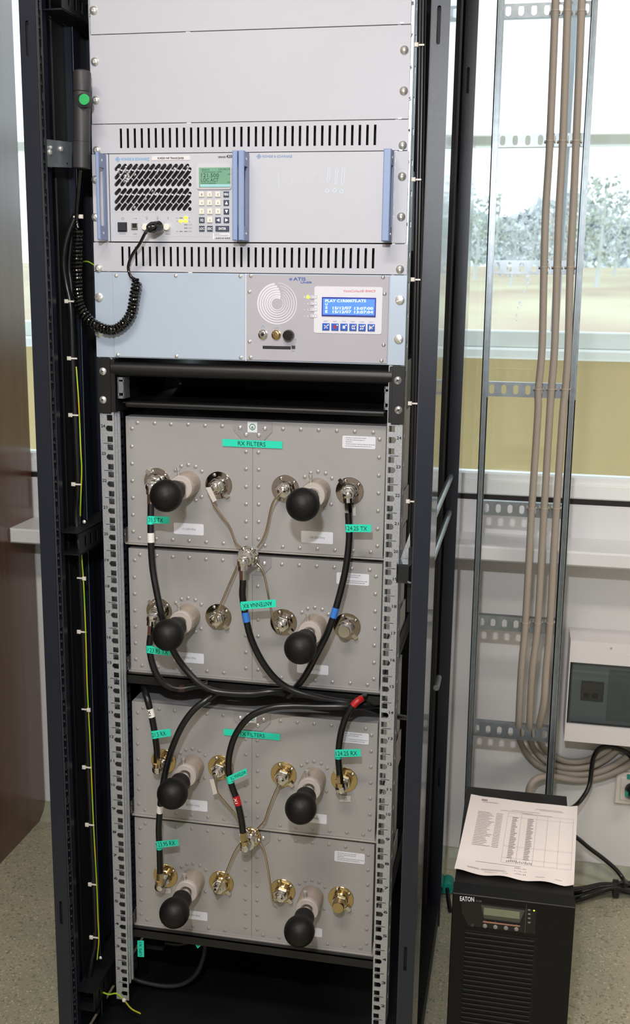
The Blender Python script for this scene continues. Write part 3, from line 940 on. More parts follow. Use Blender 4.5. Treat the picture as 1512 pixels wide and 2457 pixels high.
# power switch, USB, knobs
a = AY(*T(303, 703), YT); b = AY(*T(373, 772), YT)
pw = MB().bbox(a.x, b.x, YT - .004, YT, b.z, a.z, .001).build('power_button', mat('charcoal_button', (42, 43, 50), .35), tr)
MB().box(a.x - .0012, b.x + .0012, YT - .0006, YT, b.z - .0012, a.z + .0012).build('button_surround', M_EDGE, pw)
a = AY(*T(415, 703), YT); b = AY(*T(472, 760), YT)
us = MB(); us.bbox(a.x, b.x, YT - .002, YT, b.z, a.z, .0006)
uo = us.build('usb_socket', M_CHROME, tr)
q = .0033
MB().box(a.x + .0022, b.x - .0012, YT - .0024, YT - .0019, b.z + .0026, a.z - .0008).build('usb_tongue', M_VOID, uo)
for x in (541, 727):
    c = AY(*T(x, 738), YT)
    k = MB().lathe(c, (0, -1, 0), [(0, .0054), (.006, .0051), (.0072, .0046), (.0074, .0001)], 20)
    kk = k.build('knob', M_KEYL, tr, True)
    MB().box(c.x - .0042, c.x - .0038, c.y - .0076, c.y - .0073, c.z + .0005, c.z + .0035).build('knob_pointer', M_INK, kk)
mb = MB()
for s, xa, xb, y in (('POWER', 314, 368, 796), ('USB', 430, 460, 796), ('BUSY', 625, 662, 800), ('PHONE', 712, 750, 800)):
    A, B = T(xa, y), T(xb, y); ptext(mb, s, A[0], A[1], B[0], B[1], 9.5 / 3.6, YT)
def ring_px(mb, x, y, r, w, Y, a0=0, a1=360, n=20):
    c = AY(*T(x, y), Y); q = r / 3.6 / 1.6 / 1000; g = w / 3.6 / 1.6 / 1000
    P = []; Q = []
    for k in range(n + 1):
        a = math.radians(a0 + (a1 - a0) * k / n)
        P.append((c.x + q * math.cos(a), c.z + q * math.sin(a))); Q.append((c.x + (q - g) * math.cos(a), c.z + (q - g) * math.sin(a)))
    for k in range(n):
        mb.prism([P[k], P[k + 1], Q[k + 1], Q[k]], Y - .0002, Y)
ring_px(mb, 340, 665, 12, 2.5, YT, 110, 430)
pbox(mb, *T(339, 650), *T(341, 664), YT, .0002)
pbox(mb, *T(432, 662), *T(456, 664), YT, .0002); ring_px(mb, 459, 663, 4, 4, YT)
for x in (549, 641):
    ring_px(mb, x, 655, 9, 2, YT); pbox(mb, *T(x - 2, 662), *T(x + 3, 674), YT, .0002)
pbox(mb, *T(728, 652), *T(735, 656), YT, .0002); pbox(mb, *T(733, 652), *T(735, 672), YT, .0002); pbox(mb, *T(725, 661), *T(734, 664), YT, .0002)
mb.build('lettering', M_GINK, tr)
handle(tr, 227.8, 240.3, 370, 582)
handle(tr, 556.9, 569.2, 362, 579)

# ------------------------------------------------------------------ blank module
bm = thing('blank_module', (.12, 0, ZN(30)), 'light grey blank half-width module with scratched marks beside the transceiver', 'panel')
xa = AY(604, 480, -.003).x; xb = AY(946, 480, -.003).x
MB().bbox(x1 + .0012, xb - .0006, YT, -.0005, zr0, zr1, .0003).build('front_panel', M_TRX, bm)
diamond(bm, 621.5, 375.2, 6.2, YT, M_LOGOG)
mb = MB(); ptext(mb, 'ROHDE & SCHWARZ', 630, 375, 701.5, 375.2, 5.4, YT, True); mb.build('lettering', M_LOGOG, bm)
mb = MB()
for cx, y0, y1, w in ((789, 402, 437, 3.3), (807.5, 404, 444, 2.8), (823.5, 402, 443, 3.6)):
    p, q = AY(cx + 1, y0 + 4, YT), AY(cx - 1.5, y1 - 4, YT)
    out = stad((p.x, p.z), (q.x, q.z), w / 1.6 / 1000, 5); inn = stad((p.x, p.z), (q.x, q.z), (w - 1.1) / 1.6 / 1000, 5)
    r_ = plate(out, [inn], YT - .0002, YT); mb.add(r_.v, r_.f)
for cx, cy in ((785.5, 457.5), (803, 457), (819.5, 459.5)):
    p = AY(cx, cy, YT); r_ = plate(circ(p.x, p.z, .0031, 14), [circ(p.x, p.z, .0021, 14)], YT - .0002, YT); mb.add(r_.v, r_.f)
for a, b in (((668, 416), (669, 456)), ((702, 429), (699, 445)), ((738, 435), (740, 428)), ((754, 420), (755, 415))):
    mb.tube([AY(*a, YT), AY(*b, YT)], .0003, 4)
mb.build('scratched_marks', mat('pale_blue_scratch', (196, 216, 236), .35), bm)
handle(bm, 571.6, 584.6, 362, 579)
handle(bm, 920.7, 933, 358, 582)

# ------------------------------------------------------------------ voice recorder
def V(x, y): return (560 + x / 3.36, 640 + y / 3.36)
vr = thing('voice_recorder', (0, 0, ZN(26)), 'white aluminium voice recorder with blue display and grey control panel', 'recorder')
L, R = pspan(655, 865)
z0, z1 = ZN(26) + .0006, ZN(29) - .0006
MB().bbox(L, R, -.003, -.0003, z0, z1, .0004).build('mounting_plate', M_PANELB, vr)
for xx, s in ((272, -1), (934, 1)):
    X = AY(xx, 760, -.003).x
    MB().box(X - .0004, X + .0004, -.0032, -.003, z0, z1).build('plate_joint', M_LINK, vr)
aa = AY(272, 760, -.003).x; bb = AY(590.3, 760, -.003).x; cc = AY(932, 765, -.003).x
MB().bbox(aa + .0008, bb - .0006, -.0045, -.003, z0 + .0015, z1 - .0015, .0004).build('blank_plate', M_PANELB, vr)
MB().box(bb - .0004, bb + .0006, -.0040, -.003, z0, z1).build('plate_joint', M_WHITE, vr)
gp = MB().bbox(bb + .0008, cc, -.0050, -.003, z0 + .002, z1 - .0015, .0004).build('control_panel', M_RECP, vr)
screws(vr, [(279, 661.5), (422, 661.5), (577, 662.5), (283, 851.5), (424, 854.5), (578, 857.5)], -.0045, SC_MID)
screws(vr, [V(*q) for q in ((142, 72), (131, 201), (131, 603), (140, 730), (1207, 84), (1220, 217), (1212, 629), (1195, 757))], -.005, SC_MID)
for x, y in ((237.5, 713.5), (238.5, 800), (960, 720), (957, 814)):
    place('rack_screw', SC_FL, vr, AY(x, y, -.003), (0, random.uniform(-1, 1), 0))
YG = -.0050
def vt(s, xa, xb, y, h, m, bold=False, nm='lettering', Y=YG, y2=None):
    mb = MB(); A, B = V(xa, y), V(xb, y if y2 is None else y2); ptext(mb, s, A[0], A[1], B[0], B[1], h / 3.36, Y, bold); return mb.build(nm, m, vr)
vt('ATIS', 484, 584, 98, 25, M_LOGOA, True, y2=99)
vt('UHER', 543, 635, 126, 16, M_LOGOA, True, y2=127)
def annulus(mb, cx, cy, r, w, Y, a0, a1, n=40, w1=None, t=.0003, k=3.36):
    c = AY(560 + cx / 3.36, 640 + cy / 3.36, Y); u = 1 / k / 1.57 / 1000
    P = []; Q = []
    for i in range(n + 1):
        f = i / n; a = math.radians(a0 + (a1 - a0) * f); ww = w + ((w if w1 is None else w1) - w) * f
        P.append((c.x + r * u * math.cos(a), c.z + r * u * math.sin(a))); Q.append((c.x + (r - ww) * u * math.cos(a), c.z + (r - ww) * u * math.sin(a)))
    for i in range(n): mb.prism([P[i], P[i + 1], Q[i + 1], Q[i]], Y - t, Y)
mb = MB(); annulus(mb, 463, 98, 12, 6, YG, 150, 400, 16, 3); annulus(mb, 464, 97, 5, 5, YG, 0, 360, 10); mb.build('logo', M_LOGOA, vr)
mb = MB()
for i, r in enumerate((163, 143, 124, 105, 87, 69, 53)):
    annulus(mb, 352, 298, r, 15.5 if i < 6 else 13, YG, 97 - i * 7, 97 - i * 7 + 350, 56, 3.0)
mb.build('speaker_rings', M_RECW, vr)
# pale overlay
a = AY(*V(655, 157), YG); b = AY(*V(1195, 545), YG)
ov = MB().prism(rrect(a.x, b.x, b.z, a.z, .003), YG - .0008, YG).build('display_overlay', M_RECW, vr)
YO = YG - .0008
vt('VoiceCollect\u00ae IR44CF', 885, 1147, 194, 19, M_REDP, Y=YO, y2=197)
a = AY(*V(716, 244), YO); b = AY(*V(1147, 406), YO)
MB().bbox(a.x, b.x, YO - .002, YO, b.z, a.z, .0006).build('display_frame', M_LCDF, ov)
a = AY(*V(726, 256), YO); b = AY(*V(1140, 393), YO)
dp = MB().box(a.x, b.x, YO - .0024, YO - .0015, b.z, a.z).build('display', M_LCDB, vr)
YL = YO - .0024; mb = MB()
for s, xa, xb, y, h in (('PLAY C1R00075.ATS', 742, 1070, 275, 21), ('U', 742, 760, 302, 19), ('S', 742, 760, 330, 20), ('15/12/07', 802, 952, 333, 21), ('13:07:00', 976, 1127, 336, 21),
                        ('E', 742, 760, 361, 20), ('15/12/07', 802, 952, 363, 21), ('13:07:04', 976, 1127, 366, 21)):
    A, B = V(xa, y), V(xb, y); ptext(mb, s, A[0], A[1], B[0], B[1], h / 3.36, YL, True)
mb.build('display_characters', M_LCDT, dp)
for i, (cx, cy, nm) in enumerate(((747, 484, 'EXIT'), (820, 486, 'REC'), (892, 487, 'STOP'), (965, 488, 'REW'), (1038, 490, 'FWD'), (1112, 491, 'PLAY'))):
    a = AY(*V(cx - 28, cy - 29), YO); b = AY(*V(cx + 28, cy + 29), YO)
    bt = MB().bbox(a.x, b.x, YO - .002, YO, b.z, a.z, .0007).build('button', M_BTN, vr)
    Y = YO - .002; mk = MB()
    def seg(x0, y0, x1, y1, r=1.0):
        p, q = AY(*V(cx + x0, cy + y0), Y), AY(*V(cx + x1, cy + y1), Y)
        mk.prism(stad((p.x, p.z), (q.x, q.z), r / 1.6 / 1000, 3), Y - .0003, Y)
    if i == 0: seg(-13, -12, 13, 12); seg(-13, 12, 13, -12)
    elif i == 1: annulus(mk, cx, cy, 13, 13, Y, 0, 360, 14)
    elif i == 2: pbox(mk, *V(cx - 10, cy - 13), *V(cx + 10, cy + 13), Y, .0003)
    elif i == 3:
        for d in (-12, 3): seg(d + 12, -14, d, 0, 1.3); seg(d, 0, d + 12, 14, 1.3)
    elif i == 4:
        for d in (-14, 2): seg(d, -14, d + 12, 0, 1.3); seg(d + 12, 0, d, 14, 1.3)
    else: seg(-12, -14, -12, 14, 1.3); seg(-3, -14, 12, 0, 1.3); seg(12, 0, -3, 14, 1.3); seg(-3, -14, -3, 14, 1.3)
    mk.build('button_symbol', M_BAND_R if i == 1 else M_RECW, bt)
    dt = MB(); annulus(dt, cx + 18, cy - 15, 5.5, 5.5, YO - .002, 0, 360, 10); dt.build('button_light', M_WHITE, bt)
    t_ = MB(); A, B = V(cx - 16, cy - 45), V(cx + 16, cy - 45); ptext(t_, nm, A[0], A[1], B[0], B[1], 9 / 3.36, YO); t_.build('lettering', M_LOGOG, ov)
for i, y in enumerate((245, 296, 346, 397)):
    mb = MB(); A, B = V(569, y), V(576, y); ptext(mb, str(i + 1), A[0], A[1], B[0], B[1], 9 / 3.36, YG)
    if i: A, B = V(600, y - 4), V(604, y + 4); pbox(mb, *A, *B, YG, .0002)
    mb.build('channel_number', M_WHITE, vr)
    mb = MB(); pbox(mb, *V(621, y - 15), *V(676, y + 15), YG, .0012, .0002); c_ = mb.build('channel_switch', mat('pale_switch', (190, 190, 198), .45), vr)
    mb = MB(); annulus(mb, 664, y, 6, 6, YG - .0012, 0, 360, 10); pbox(mb, *V(640, y - 3), *V(650, y + 3), YG - .0012, .0002); mb.build('switch_dot', M_WHITE, c_)
mb = MB(); annulus(mb, 602, 245, 13, 13, YG, 0, 360, 14, t=.001); tag(mb.build('indicator_light', M_LED, vr), 'lit yellow channel indicator')
# jacks
for cx, cy, m, nm in ((240, 547, M_CHROME, 'headphone_jack'), (347, 550, M_GOLDW, 'phono_jack')):
    c = AY(*V(cx, cy), YG)
    j = MB().lathe(c, (0, -1, 0), [(0, .0075), (.001, .0075), (.0014, .0062), (.004, .0058), (.0046, .005), (.0046, .0028), (.0030, .0024), (.0030, .0001)], 24).build(nm, m, vr, True)
    MB().lathe(c + Vector((0, -.0030, 0)), (0, -1, 0), [(0, .0023), (.0004, .0022), (.0005, .0001)], 14).build('jack_hole', M_VOID if nm[0] == 'h' else M_GOLDW, j)
c = AY(*V(450, 552), YG)
kn = MB().lathe(c, (0, -1, 0), [(0, .0085), (.002, .0086), (.011, .0078), (.0125, .0066), (.0128, .0001)], 24).build('volume_knob', M_COIL, vr, True)
mb = MB(); annulus(mb, 501, 587, 6, 6, YG, 0, 360, 10); pbox(mb, *V(468, 676), *V(494, 684), YG, .0002)
A, B = V(334, 494), V(368, 494); ptext(mb, 'OUT', A[0], A[1], B[0], B[1], 10 / 3.36, YG)
annulus(mb, 239, 486, 12, 3, YG, 0, 180, 10); pbox(mb, *V(227, 486), *V(231, 497), YG, .0002); pbox(mb, *V(247, 486), *V(251, 497), YG, .0002)
mb.build('lettering', M_LOGOG, vr)
mb = MB(); pbox(mb, *V(237, 637), *V(463, 667), YG, .0003); cs = mb.build('card_slot', M_VOID, vr)
mb = MB(); pbox(mb, *V(250, 645), *V(462, 659), YG - .0003, .0004); mb.build('card_edge', M_EDGE, cs)
mb = MB(); pbox(mb, *V(472, 636), *V(499, 661), YG, .0014); mb.build('eject_button', M_EDGE, vr)

# ------------------------------------------------------------------ sliding drawer
dr = thing('sliding_shelf', (0, 0, ZN(24)), 'black pull-out rack shelf with zinc slides between recorder and filters', 'shelf')
z0, z1 = ZN(24) + .0006, ZN(26) - .0006
Ll, Rr = AY(233.5, 920, -.003).x, AY(970.5, 950, -.003).x
li, ri = AY(264.5, 925, -.003).x, AY(940.5, 948, -.003).x
M_DRW = mat('black_shelf_paint', (19, 19, 21), .42)
MB().bbox(Ll, li, -.003, -.0005, z0, z1, .0003).build('left_ear', M_DRW, dr)
MB().bbox(ri, Rr, -.003, -.0005, z0, z1, .0003).build('right_ear', M_DRW, dr)
MB().box(li - .0025, li + .007, -.0008, .24, z0 + .002, z1 - .002).build('left_side', M_DRW, dr)
MB().box(ri - .005, ri + .0025, -.0008, .24, z0 + .002, z1 - .002).build('right_side', M_DRW, dr)
for x, y in ((247, 891), (247.5, 959.5), (955, 913), (956.5, 984)):
    o = place('screw', SC_BIG, dr, AY(x, y, -.003), None, (.95, 1, 1.0)); place('screw_recess', CR_ME, o, AY(x, y, -.003))
zt = AY(600, 874, -.003).z; zm = AY(600, 913, -.003).z
mb = MB().tube([(li + .001, .008, (zt + zm) / 2 - .001), (ri - .001, .008, (zt + zm) / 2 - .001)], .0115, 20)
mb.build('front_roll', M_DRW, dr, True)
MB().box(li, ri, .008, .34, (zt + zm) / 2 + .007, (zt + zm) / 2 + .0095).build('shelf_lid', M_DRW, dr)
z2 = AY(600, 975, .02).z
mb = MB(); mb.box(li + .012, ri - .012, .020, .34, z2 - .002, z2); mb.tube([(li + .018, .020, z2 - .0035), (ri - .014, .020, z2 - .0035)], .0045, 12)
mb.build('lower_tray', M_DRW, dr, True)
MB().box(li + .004, ri - .004, .33, .334, z0, z1).build('rear_stop', M_VOID, dr)
for sx, xx in ((1, 283), (-1, 938)):
    a = AY(xx, 905 if sx > 0 else 928, .004); b = AY(xx, 956 if sx > 0 else 984, .004)
    X = a.x
    sl = MB()
    for zq0, zq1 in ((a.z - .004, a.z), (b.z, b.z + .004), ((a.z + b.z) / 2 - .008, (a.z + b.z) / 2 + .010)):
        sl.box(min(X, X + sx * .009), max(X, X + sx * .009), .004, .03, zq0, zq1)
    sl.box(X - .0008, X + .0008, .004, .03, b.z, a.z)
    sl.box(X + sx * .008, X + sx * .0095, .004, .03, b.z, b.z + .012); sl.box(X + sx * .008, X + sx * .0095, .004, .03, a.z - .01, a.z)
    sl.build('slide_rail', M_GALVS, dr)
screws(dr, [(363, 949), (432, 921), (898, 970)], .30, SC_MID)

# ================================================================== CAVITY FILTERS
YFc = .04
def za(*pts): return sum(AY(x, y, YFc).z for x, y in pts) / len(pts)
FZ = [(za((300.5, 999), (926.7, 1022)), za((307.4, 1300), (919.6, 1340.6))),
      (za((305.5, 1315.7), (915.6, 1352.6)), za((311, 1606.7), (907.8, 1657))),
      (za((317.8, 1681.3), (907, 1738.5)), za((324.7, 1951), (900, 2017.7))),
      (za((325, 1961), (897.6, 2026)), za((331.5, 2213), (888.9, 2290)))]
RIVPX = [((280 + a / 4.2), (980 + b / 4.2)) for a, b in
         ((207, 145), (380, 150), (545, 160), (718, 162), (890, 175), (1063, 180), (153, 203), (151, 383), (153, 557), (157, 730), (162, 900), (163, 1072), (165, 1240),
          (230, 1305), (397, 1315), (563, 1323), (730, 1335), (902, 1348), (1075, 1360), (1303, 437), (1303, 612), (1303, 790), (1303, 965), (1303, 1140), (1303, 1307))]
RIVPX += [((600 + a / 3.78), (980 + b / 3.78)) for a, b in
          ((298, 188), (460, 192), (622, 198), (787, 205), (950, 213), (1118, 220), (1175, 282), (1170, 447), (1168, 610), (1165, 772), (1160, 932), (1157, 1095), (1155, 1250),
           (75, 400), (77, 557), (77, 715), (77, 872), (77, 1030), (77, 1187), (135, 1245), (295, 1257), (450, 1267), (610, 1275), (770, 1287), (935, 1293), (1095, 1305))]
RIV = [(AY(x, y, YFc).x, FZ[0][0] - AY(x, y, YFc).z) for x, y in RIVPX]
RIV_ME = MB().lathe((0, 0, 0), (0, -1, 0), [(0, .0034), (.0004, .0033), (.0007, .0026), (.0012, .0018), (.0015, .0008), (.0016, .0001)], 12).mesh('rivet', M_RIV, True)
FSC_ME = screw_mesh('flange_screw', .0030, M_CHROME)
BSC_ME = screw_mesh('bracket_screw', .0037, M_SCREW)
FH = FZ[0][0] - FZ[0][1]
CENT = [[(452.6, 1159.8), (763.2, 1177)], [(452.6, 1477), (755.6, 1501)], [(462.5, 1836.4), (753.8, 1867.4)], [(464.8, 2109.5), (748.7, 2150.5)]]
BALL = [[(402.6, 1196.7), (729.6, 1214)], [(407.4, 1528), (721.5, 1554.8)], [(415, 1904.7), (721.4, 1939)], [(419, 2190.5), (715.6, 2233.8)]]
PORT = [[(377.6, 1155, 'elbow'), (525.2, 1163.8, 'rod'), (685, 1172.6, 'rod'), (839.4, 1178.4, 'elbow')],
        [(382.4, 1466, 'elbow'), (524.5, 1479.8, 'rod'), (680.8, 1492.3, 'rod'), (833, 1502.5, 'cap')],
        [(393, 1826, 'elbow'), (529.6, 1841, 'rod'), (681, 1857.4, 'rod'), (826.2, 1870, 'elbow')],
        [(397.8, 2100.5, 'elbow'), (531.6, 2117.4, 'rod'), (678.6, 2137, 'rod'), (818.3, 2155.2, 'cap')]]
LABS = [[(417, 1253.8, 489, 1285, '121.500 MHz'), (723, 1273, 799, 1306, '124.250 MHz'), (822, 1045, 901, 1078, None)],
        [(417, 1563, 489.5, 1593, '123.950 MHz'), (713, 1591, 788, 1620, '126.100 MHz'), (808, 1373, 885.4, 1405.8, None)],
        [(427, 1915, 498, 1948, '121.500 MHz'), (711, 1947, 784, 1977.5, '124.250 MHz'), (814, 1754, 884.7, 1786.5, None)],
        [(430, 2181, 498, 2210, '123.950 MHz'), (702, 2219, 773, 2249, '126.100 MHz'), (803, 2041, 875, 2074, None)]]
FLAB = ['grey riveted filter box with RX FILTERS tape, topmost of the four', 'grey riveted filter box directly under the RX FILTERS box',
        'grey riveted filter box with TX FILTERS tape and gold-reflecting ports', 'grey riveted filter box with gold-reflecting ports, lowest of the four']
def port(par, px, py, kind, gold):
    c = AY(px, py, YFc); fm = M_GOLDW if gold else M_NICK
    g = M_NICKW if gold else M_CHROME
    fl = MB().lathe(c, (0, -1, 0), [(0, .0225), (.0016, .0225), (.0020, .0221), (.0021, .0001)], 32).build('port_flange', fm, par, True)
    b = MB().lathe(c, (0, -1, 0), [(.002, .0132), (.006, .0132), (.0075, .0118), (.010, .0118)], 24)
    b.build('port_barrel', g, fl, True)
    MB().lathe(c, (0, -1, 0), [(.010, .0128), (.0105, .0135), (.0165, .0135), (.017, .0128)], 6).build('hex_nut', M_CHROME, fl)
    t = MB()
    if kind == 'rod': t.lathe(c, (0, -1, 0), [(.017, .0098), (.0205, .0098), (.021, .0088), (.0235, .0088), (.024, .0068), (.0285, .0064), (.030, .0035), (.0302, .0001)], 20)
    elif kind == 'cap': t.lathe(c, (0, -1, 0), [(.017, .0108), (.019, .0112), (.021, .0104), (.030, .0102), (.031, .0094), (.0312, .0001)], 24)
    else: t.lathe(c, (0, -1, 0), [(.017, .0100), (.021, .0100), (.0215, .0092), (.0245, .0092), (.0247, .0001)], 20)
    t.build('port_tip', M_GOLDW if (kind == 'cap' and gold) else M_CHROME, fl, True)
    for a in (112, 38, -105):
        a = math.radians(a); place('flange_screw', FSC_ME, fl, c + Vector((math.cos(a) * .0182, -.002, math.sin(a) * .0182)))
    a = math.radians(-48 if kind != 'elbow' else 130); u = Vector((math.cos(a), 0, math.sin(a))); w = Vector((-u.z, 0, u.x))
    p = c + u * .0165 + Vector((0, -.002, 0)); q = c + u * .0255 + Vector((0, -.002, 0))
    MB().poly3([p - w * .0035, q - w * .0028, q + w * .0028, p + w * .0035], (0, -.0045, 0)).build('port_lug', M_CHROME, fl)
def tuning(par, c0, ball):
    c = AY(c0[0], c0[1], YFc)
    best = min((((PJ((c.x, YFc - t / 1000, c.z))[0] - ball[0]) ** 2 + (PJ((c.x, YFc - t / 1000, c.z))[1] - ball[1]) ** 2), t) for t in range(60, 150))[1] / 1000
    s = MB().lathe(c, (0, -1, 0), [(0, .0208), (.035, .0208), (.0362, .0200), (.0363, .0185)], 36).build('tuning_sleeve', M_SLEEVE, par, True)
    MB().lathe(c, (0, -1, 0), [(.030, .0196), (.0425, .0196), (.0435, .0188), (.0436, .0115), (.040, .0113)], 36).build('locking_ring', mat('pale_plastic_ring', (182, 174, 168), .4), s, True)
    x = AY(c0[0] - 22, c0[1] - 20, YFc - .035).x
    sc = MB(); zt = c.z + .0185; sc.cyl((c.x - .0045, YFc - .0385, zt), (c.x - .0045, YFc - .0385, zt + .011), .0020, 10)
    sc.cyl((c.x - .0045, YFc - .0385, zt + .009), (c.x - .0045, YFc - .0385, zt + .0135), .0036, 12)
    sc.build('clamp_screw', M_SCREW, s, True)
    t0 = best - .046
    MB().cyl(c + Vector((0, -.03, 0)), c + Vector((0, -t0 - .004, 0)), .0092, 18).build('tuning_shaft', M_CHROME, s, True)
    R = .0255
    prof = [(t0, .0125), (t0 + .001, .0155), (t0 + .004, .0170), (t0 + .016, .0170), (t0 + .021, .0175)]
    for k in range(14):
        a = math.radians(-42 + k * 132 / 13); tt = best + R * math.sin(a)
        prof.append((tt, max(.0001, R * math.cos(a))))
    MB().lathe(c, (0, -1, 0), prof, 40).build('tuning_knob', M_KNOB, par, True)
    for a in (137, 114, 91, 67, 43, -45, -67, -90, -113, -137):
        a = math.radians(a); p = c + Vector((math.cos(a) * .0305, 0, math.sin(a) * .0305)); place('rivet', RIV_ME, par, p)
for i in range(4):
    zt, zb = FZ[i]; h = zt - zb
    fb = thing('filter_unit', (0, YFc + .15, zb), FLAB[i], 'filter', 'cavity filter boxes')
    MB().box(-.2145, .2145, YFc + .0015, .39, zb, zt - .0008).build('body', M_FILT, fb)
    MB().bbox(-.215, -.0003, YFc, YFc + .0015, zb, zt, .0003).build('front_plate', M_FILT, fb)
    MB().bbox(.0003, .215, YFc, YFc + .0015, zb, zt, .0003).build('front_plate', M_FILT, fb)
    tp = MB(); tp.box(-.215, -.0004, YFc + .001, .39, zt - .0008, zt); tp.box(.0004, .215, YFc + .001, .39, zt - .0008, zt); tp.build('top_cover', M_FILT, fb)
    for x, d in RIV:
        if i in (1, 3) and d < .035 and abs(x) < .03: continue
        place('rivet', RIV_ME, fb, (x, YFc, zt - d * h / FH))
    # tray
    ty = MB(); tz = zb - .0022; e = .2200
    ty.box(-e, e, YFc - .004, .38, tz, zb - .0003)
    for s in (-1, 1):
        xa, xb = sorted((e * s, (e - .0016) * s))
        ty.prism([(0, 0)] * 0 or [(xa, tz), (xb, tz), (xb, tz + .026), (xa, tz + .026)], YFc - .004, YFc + .012)
        P = [(xa, YFc + .012, tz), (xa, .37, tz), (xa, .37, tz + .065), (xa, YFc + .05, tz + .065), (xa, YFc + .012, tz + .026)]
        ty.poly3(P, (xb - xa, 0, 0))
    ty.build('tray', M_FILTS, fb)
    for k, (px, py, kd) in enumerate(PORT[i]): port(fb, px, py, kd, i > 1)
    for k in (0, 1): tuning(fb, CENT[i][k], BALL[i][k])
    for (x0_, y0_, x1_, y1_, s) in LABS[i]:
        a = AY(x0_, y0_, YFc); b = AY(x1_, y1_, YFc)
        lb = MB().prism(rrect(a.x, b.x, b.z, a.z, .0022, 3), YFc - .0004, YFc).build('sticker', M_LABEL, fb)
        mb = MB(); cz = (a.z + b.z) / 2
        if s: text3(mb, s, (a.x + (b.x - a.x) * .28, YFc - .0004, cz), (a.x + (b.x - a.x) * .74, YFc - .0004, cz), .0033)
        else:
            for q, (u0, u1) in enumerate(((.1, .72), (.1, .66), (.1, .3), (.1, .95), (.1, .85))):
                zq = a.z - (a.z - b.z) * (.16 + q * .165)
                rnd = random.Random(q + i); x = a.x + (b.x - a.x) * u0
                while x < a.x + (b.x - a.x) * u1:
                    w = rnd.uniform(.001, .004); mb.box(x, x + w, YFc - .0006, YFc - .0004, zq - .0005, zq + .0005); x += w + .0007
        mb.build('sticker_print', M_LABTX, lb)
    # centre bracket with emblem
    top = zt - .0005; bx = MB()
    bx.prism([(-.0165 - .0, top - .0310), (.0180, top - .0310), (.0322, top - .0155), (.0322, top), (-.0320, top), (-.0320, top - .0150)], YFc - .0016, YFc)
    bk = bx.build('centre_bracket', mat('bracket_grey', (160, 158, 162), .35, .3), fb)
    for dx, dz in ((-.0205, -.0105), (-.0105, -.0215), (.0105, -.0215), (.0205, -.0105)): place('bracket_screw', BSC_ME, bk, (dx, YFc - .0016, top + dz))
    em = MB().box(-.0080, .0078, YFc - .0020, YFc - .0015, top - .0175, top - .001).build('emblem_plate', M_LABEL, bk)
    ring = plate(circ(0, top - .0088, .0052, 22), [circ(0, top - .0088, .0040, 22)], YFc - .0023, YFc - .0019)
    text3(ring, 'e', (-.0021, YFc - .0019, top - .0088), (.0021, YFc - .0019, top - .0088), .0060, bold=True)
    ring.build('emblem', mat('emblem_green', (40, 130, 98), .4), em)
    # small feet
    ft = MB(); 
    for s in (-1, 1): ft.box(.19 * s - .012, .19 * s + .012, YFc + .01, YFc + .04, zb - .009, zb - .0022)
    ft.build('foot', M_BLACKIN, fb)['kind'] = 'stuff'
    if i in (0, 2):
        q = ((534.8, 1052.6), (678.5, 1058.2), (678.5, 1076.6), (534.8, 1070.5)) if i == 0 else ((537.7, 1745.5), (672.9, 1762), (672.9, 1777.7), (537.7, 1760.5))
        P = [AY(x, y, YFc) for x, y in q]
        zc = sum(p.z for p in P) / 4; hh = .0058
        tpz = MB().box(P[0].x, P[1].x, YFc - .0022, YFc - .0017, zc - hh, zc + hh).build('label_tape', M_TEAL, fb)
        xa_, xb_ = (AY(572, 1060, YFc).x, AY(638, 1067, YFc).x) if i == 0 else (AY(575, 1757, YFc).x, AY(636, 1765, YFc).x)
        mb = MB(); text3(mb, 'RX FILTERS' if i == 0 else 'TX FILTERS', (xa_, YFc - .0022, zc), (xb_, YFc - .0022, zc), .0068); mb.build('lettering', M_INK, tpz)
for i in (1, 3):
    zs = FZ[i][1] - .0024
    s = MB(); s.box(-.2235, .2235, .026, .48, zs - .002, zs); s.box(-.2235, .2235, .026, .028, zs - .0165, zs)
    for sx in (-1, 1):
        a, b = sorted((.2235 * sx, .2225 * sx)); s.box(a, b, .026, .45, zs - .0165, zs + .025)
    sh = s.build('support_shelf', M_DRW, rack)
screws(rack, [(290.5, 1571), (310, 2178)], .03, SC_BIG)

# ------------------------------------------------------------------ splitters with bent rods
def splitter(c0, corner, rods, gold, label, down, tags):
    Yd = .016; c = AY(c0[0], c0[1], Yd)
    sp = thing('antenna_splitter', c, label, 'splitter', 'rod splitters between filter boxes')
    d = MB().lathe(c, (0, -1, 0), [(0, .0165), (.001, .0176), (.005, .0176), (.006, .0165), (.0061, .0001)], 32).build('splitter_disc', M_GOLDW if gold else M_CHROME, sp, True)
    b = MB().lathe(c, (0, -1, 0), [(.006, .0120), (.010, .0120), (.0105, .0100), (.018, .0100), (.0185, .0118), (.026, .0118), (.0265, .009), (.0268, .0001)], 24).build('splitter_body', M_CHROME, sp, True)
    for a in (60, -10, -60, 120):
        a = math.radians(a); place('flange_screw', FSC_ME, d, c + Vector((math.cos(a) * .0145, -.006, math.sin(a) * .0145)))
    mb = MB()
    for a in (35, 125):
        u = Vector((math.cos(math.radians(a)), 0, math.sin(math.radians(a)))) * .011; mb.tube([c - u + Vector((.004, -.0075, .003)), c + u + Vector((.004, -.0075, .003))], .0014, 6)
    mb.build('cross_pin', M_CHROME, d)
    for r_ in rods:
        pts = [AY(x, y, Y) for x, y, Y in r_]
        MB().tube(catmull(pts, 6), .0018, 10).build('link_rod', M_ROD, sp, True)
    for t in tags:
        P = [AY(x, y, .004) for x, y in t]; MB().poly3(list(reversed(P)), (0, -.0008, 0)).build('paper_tag', M_TAG, sp)
    return sp
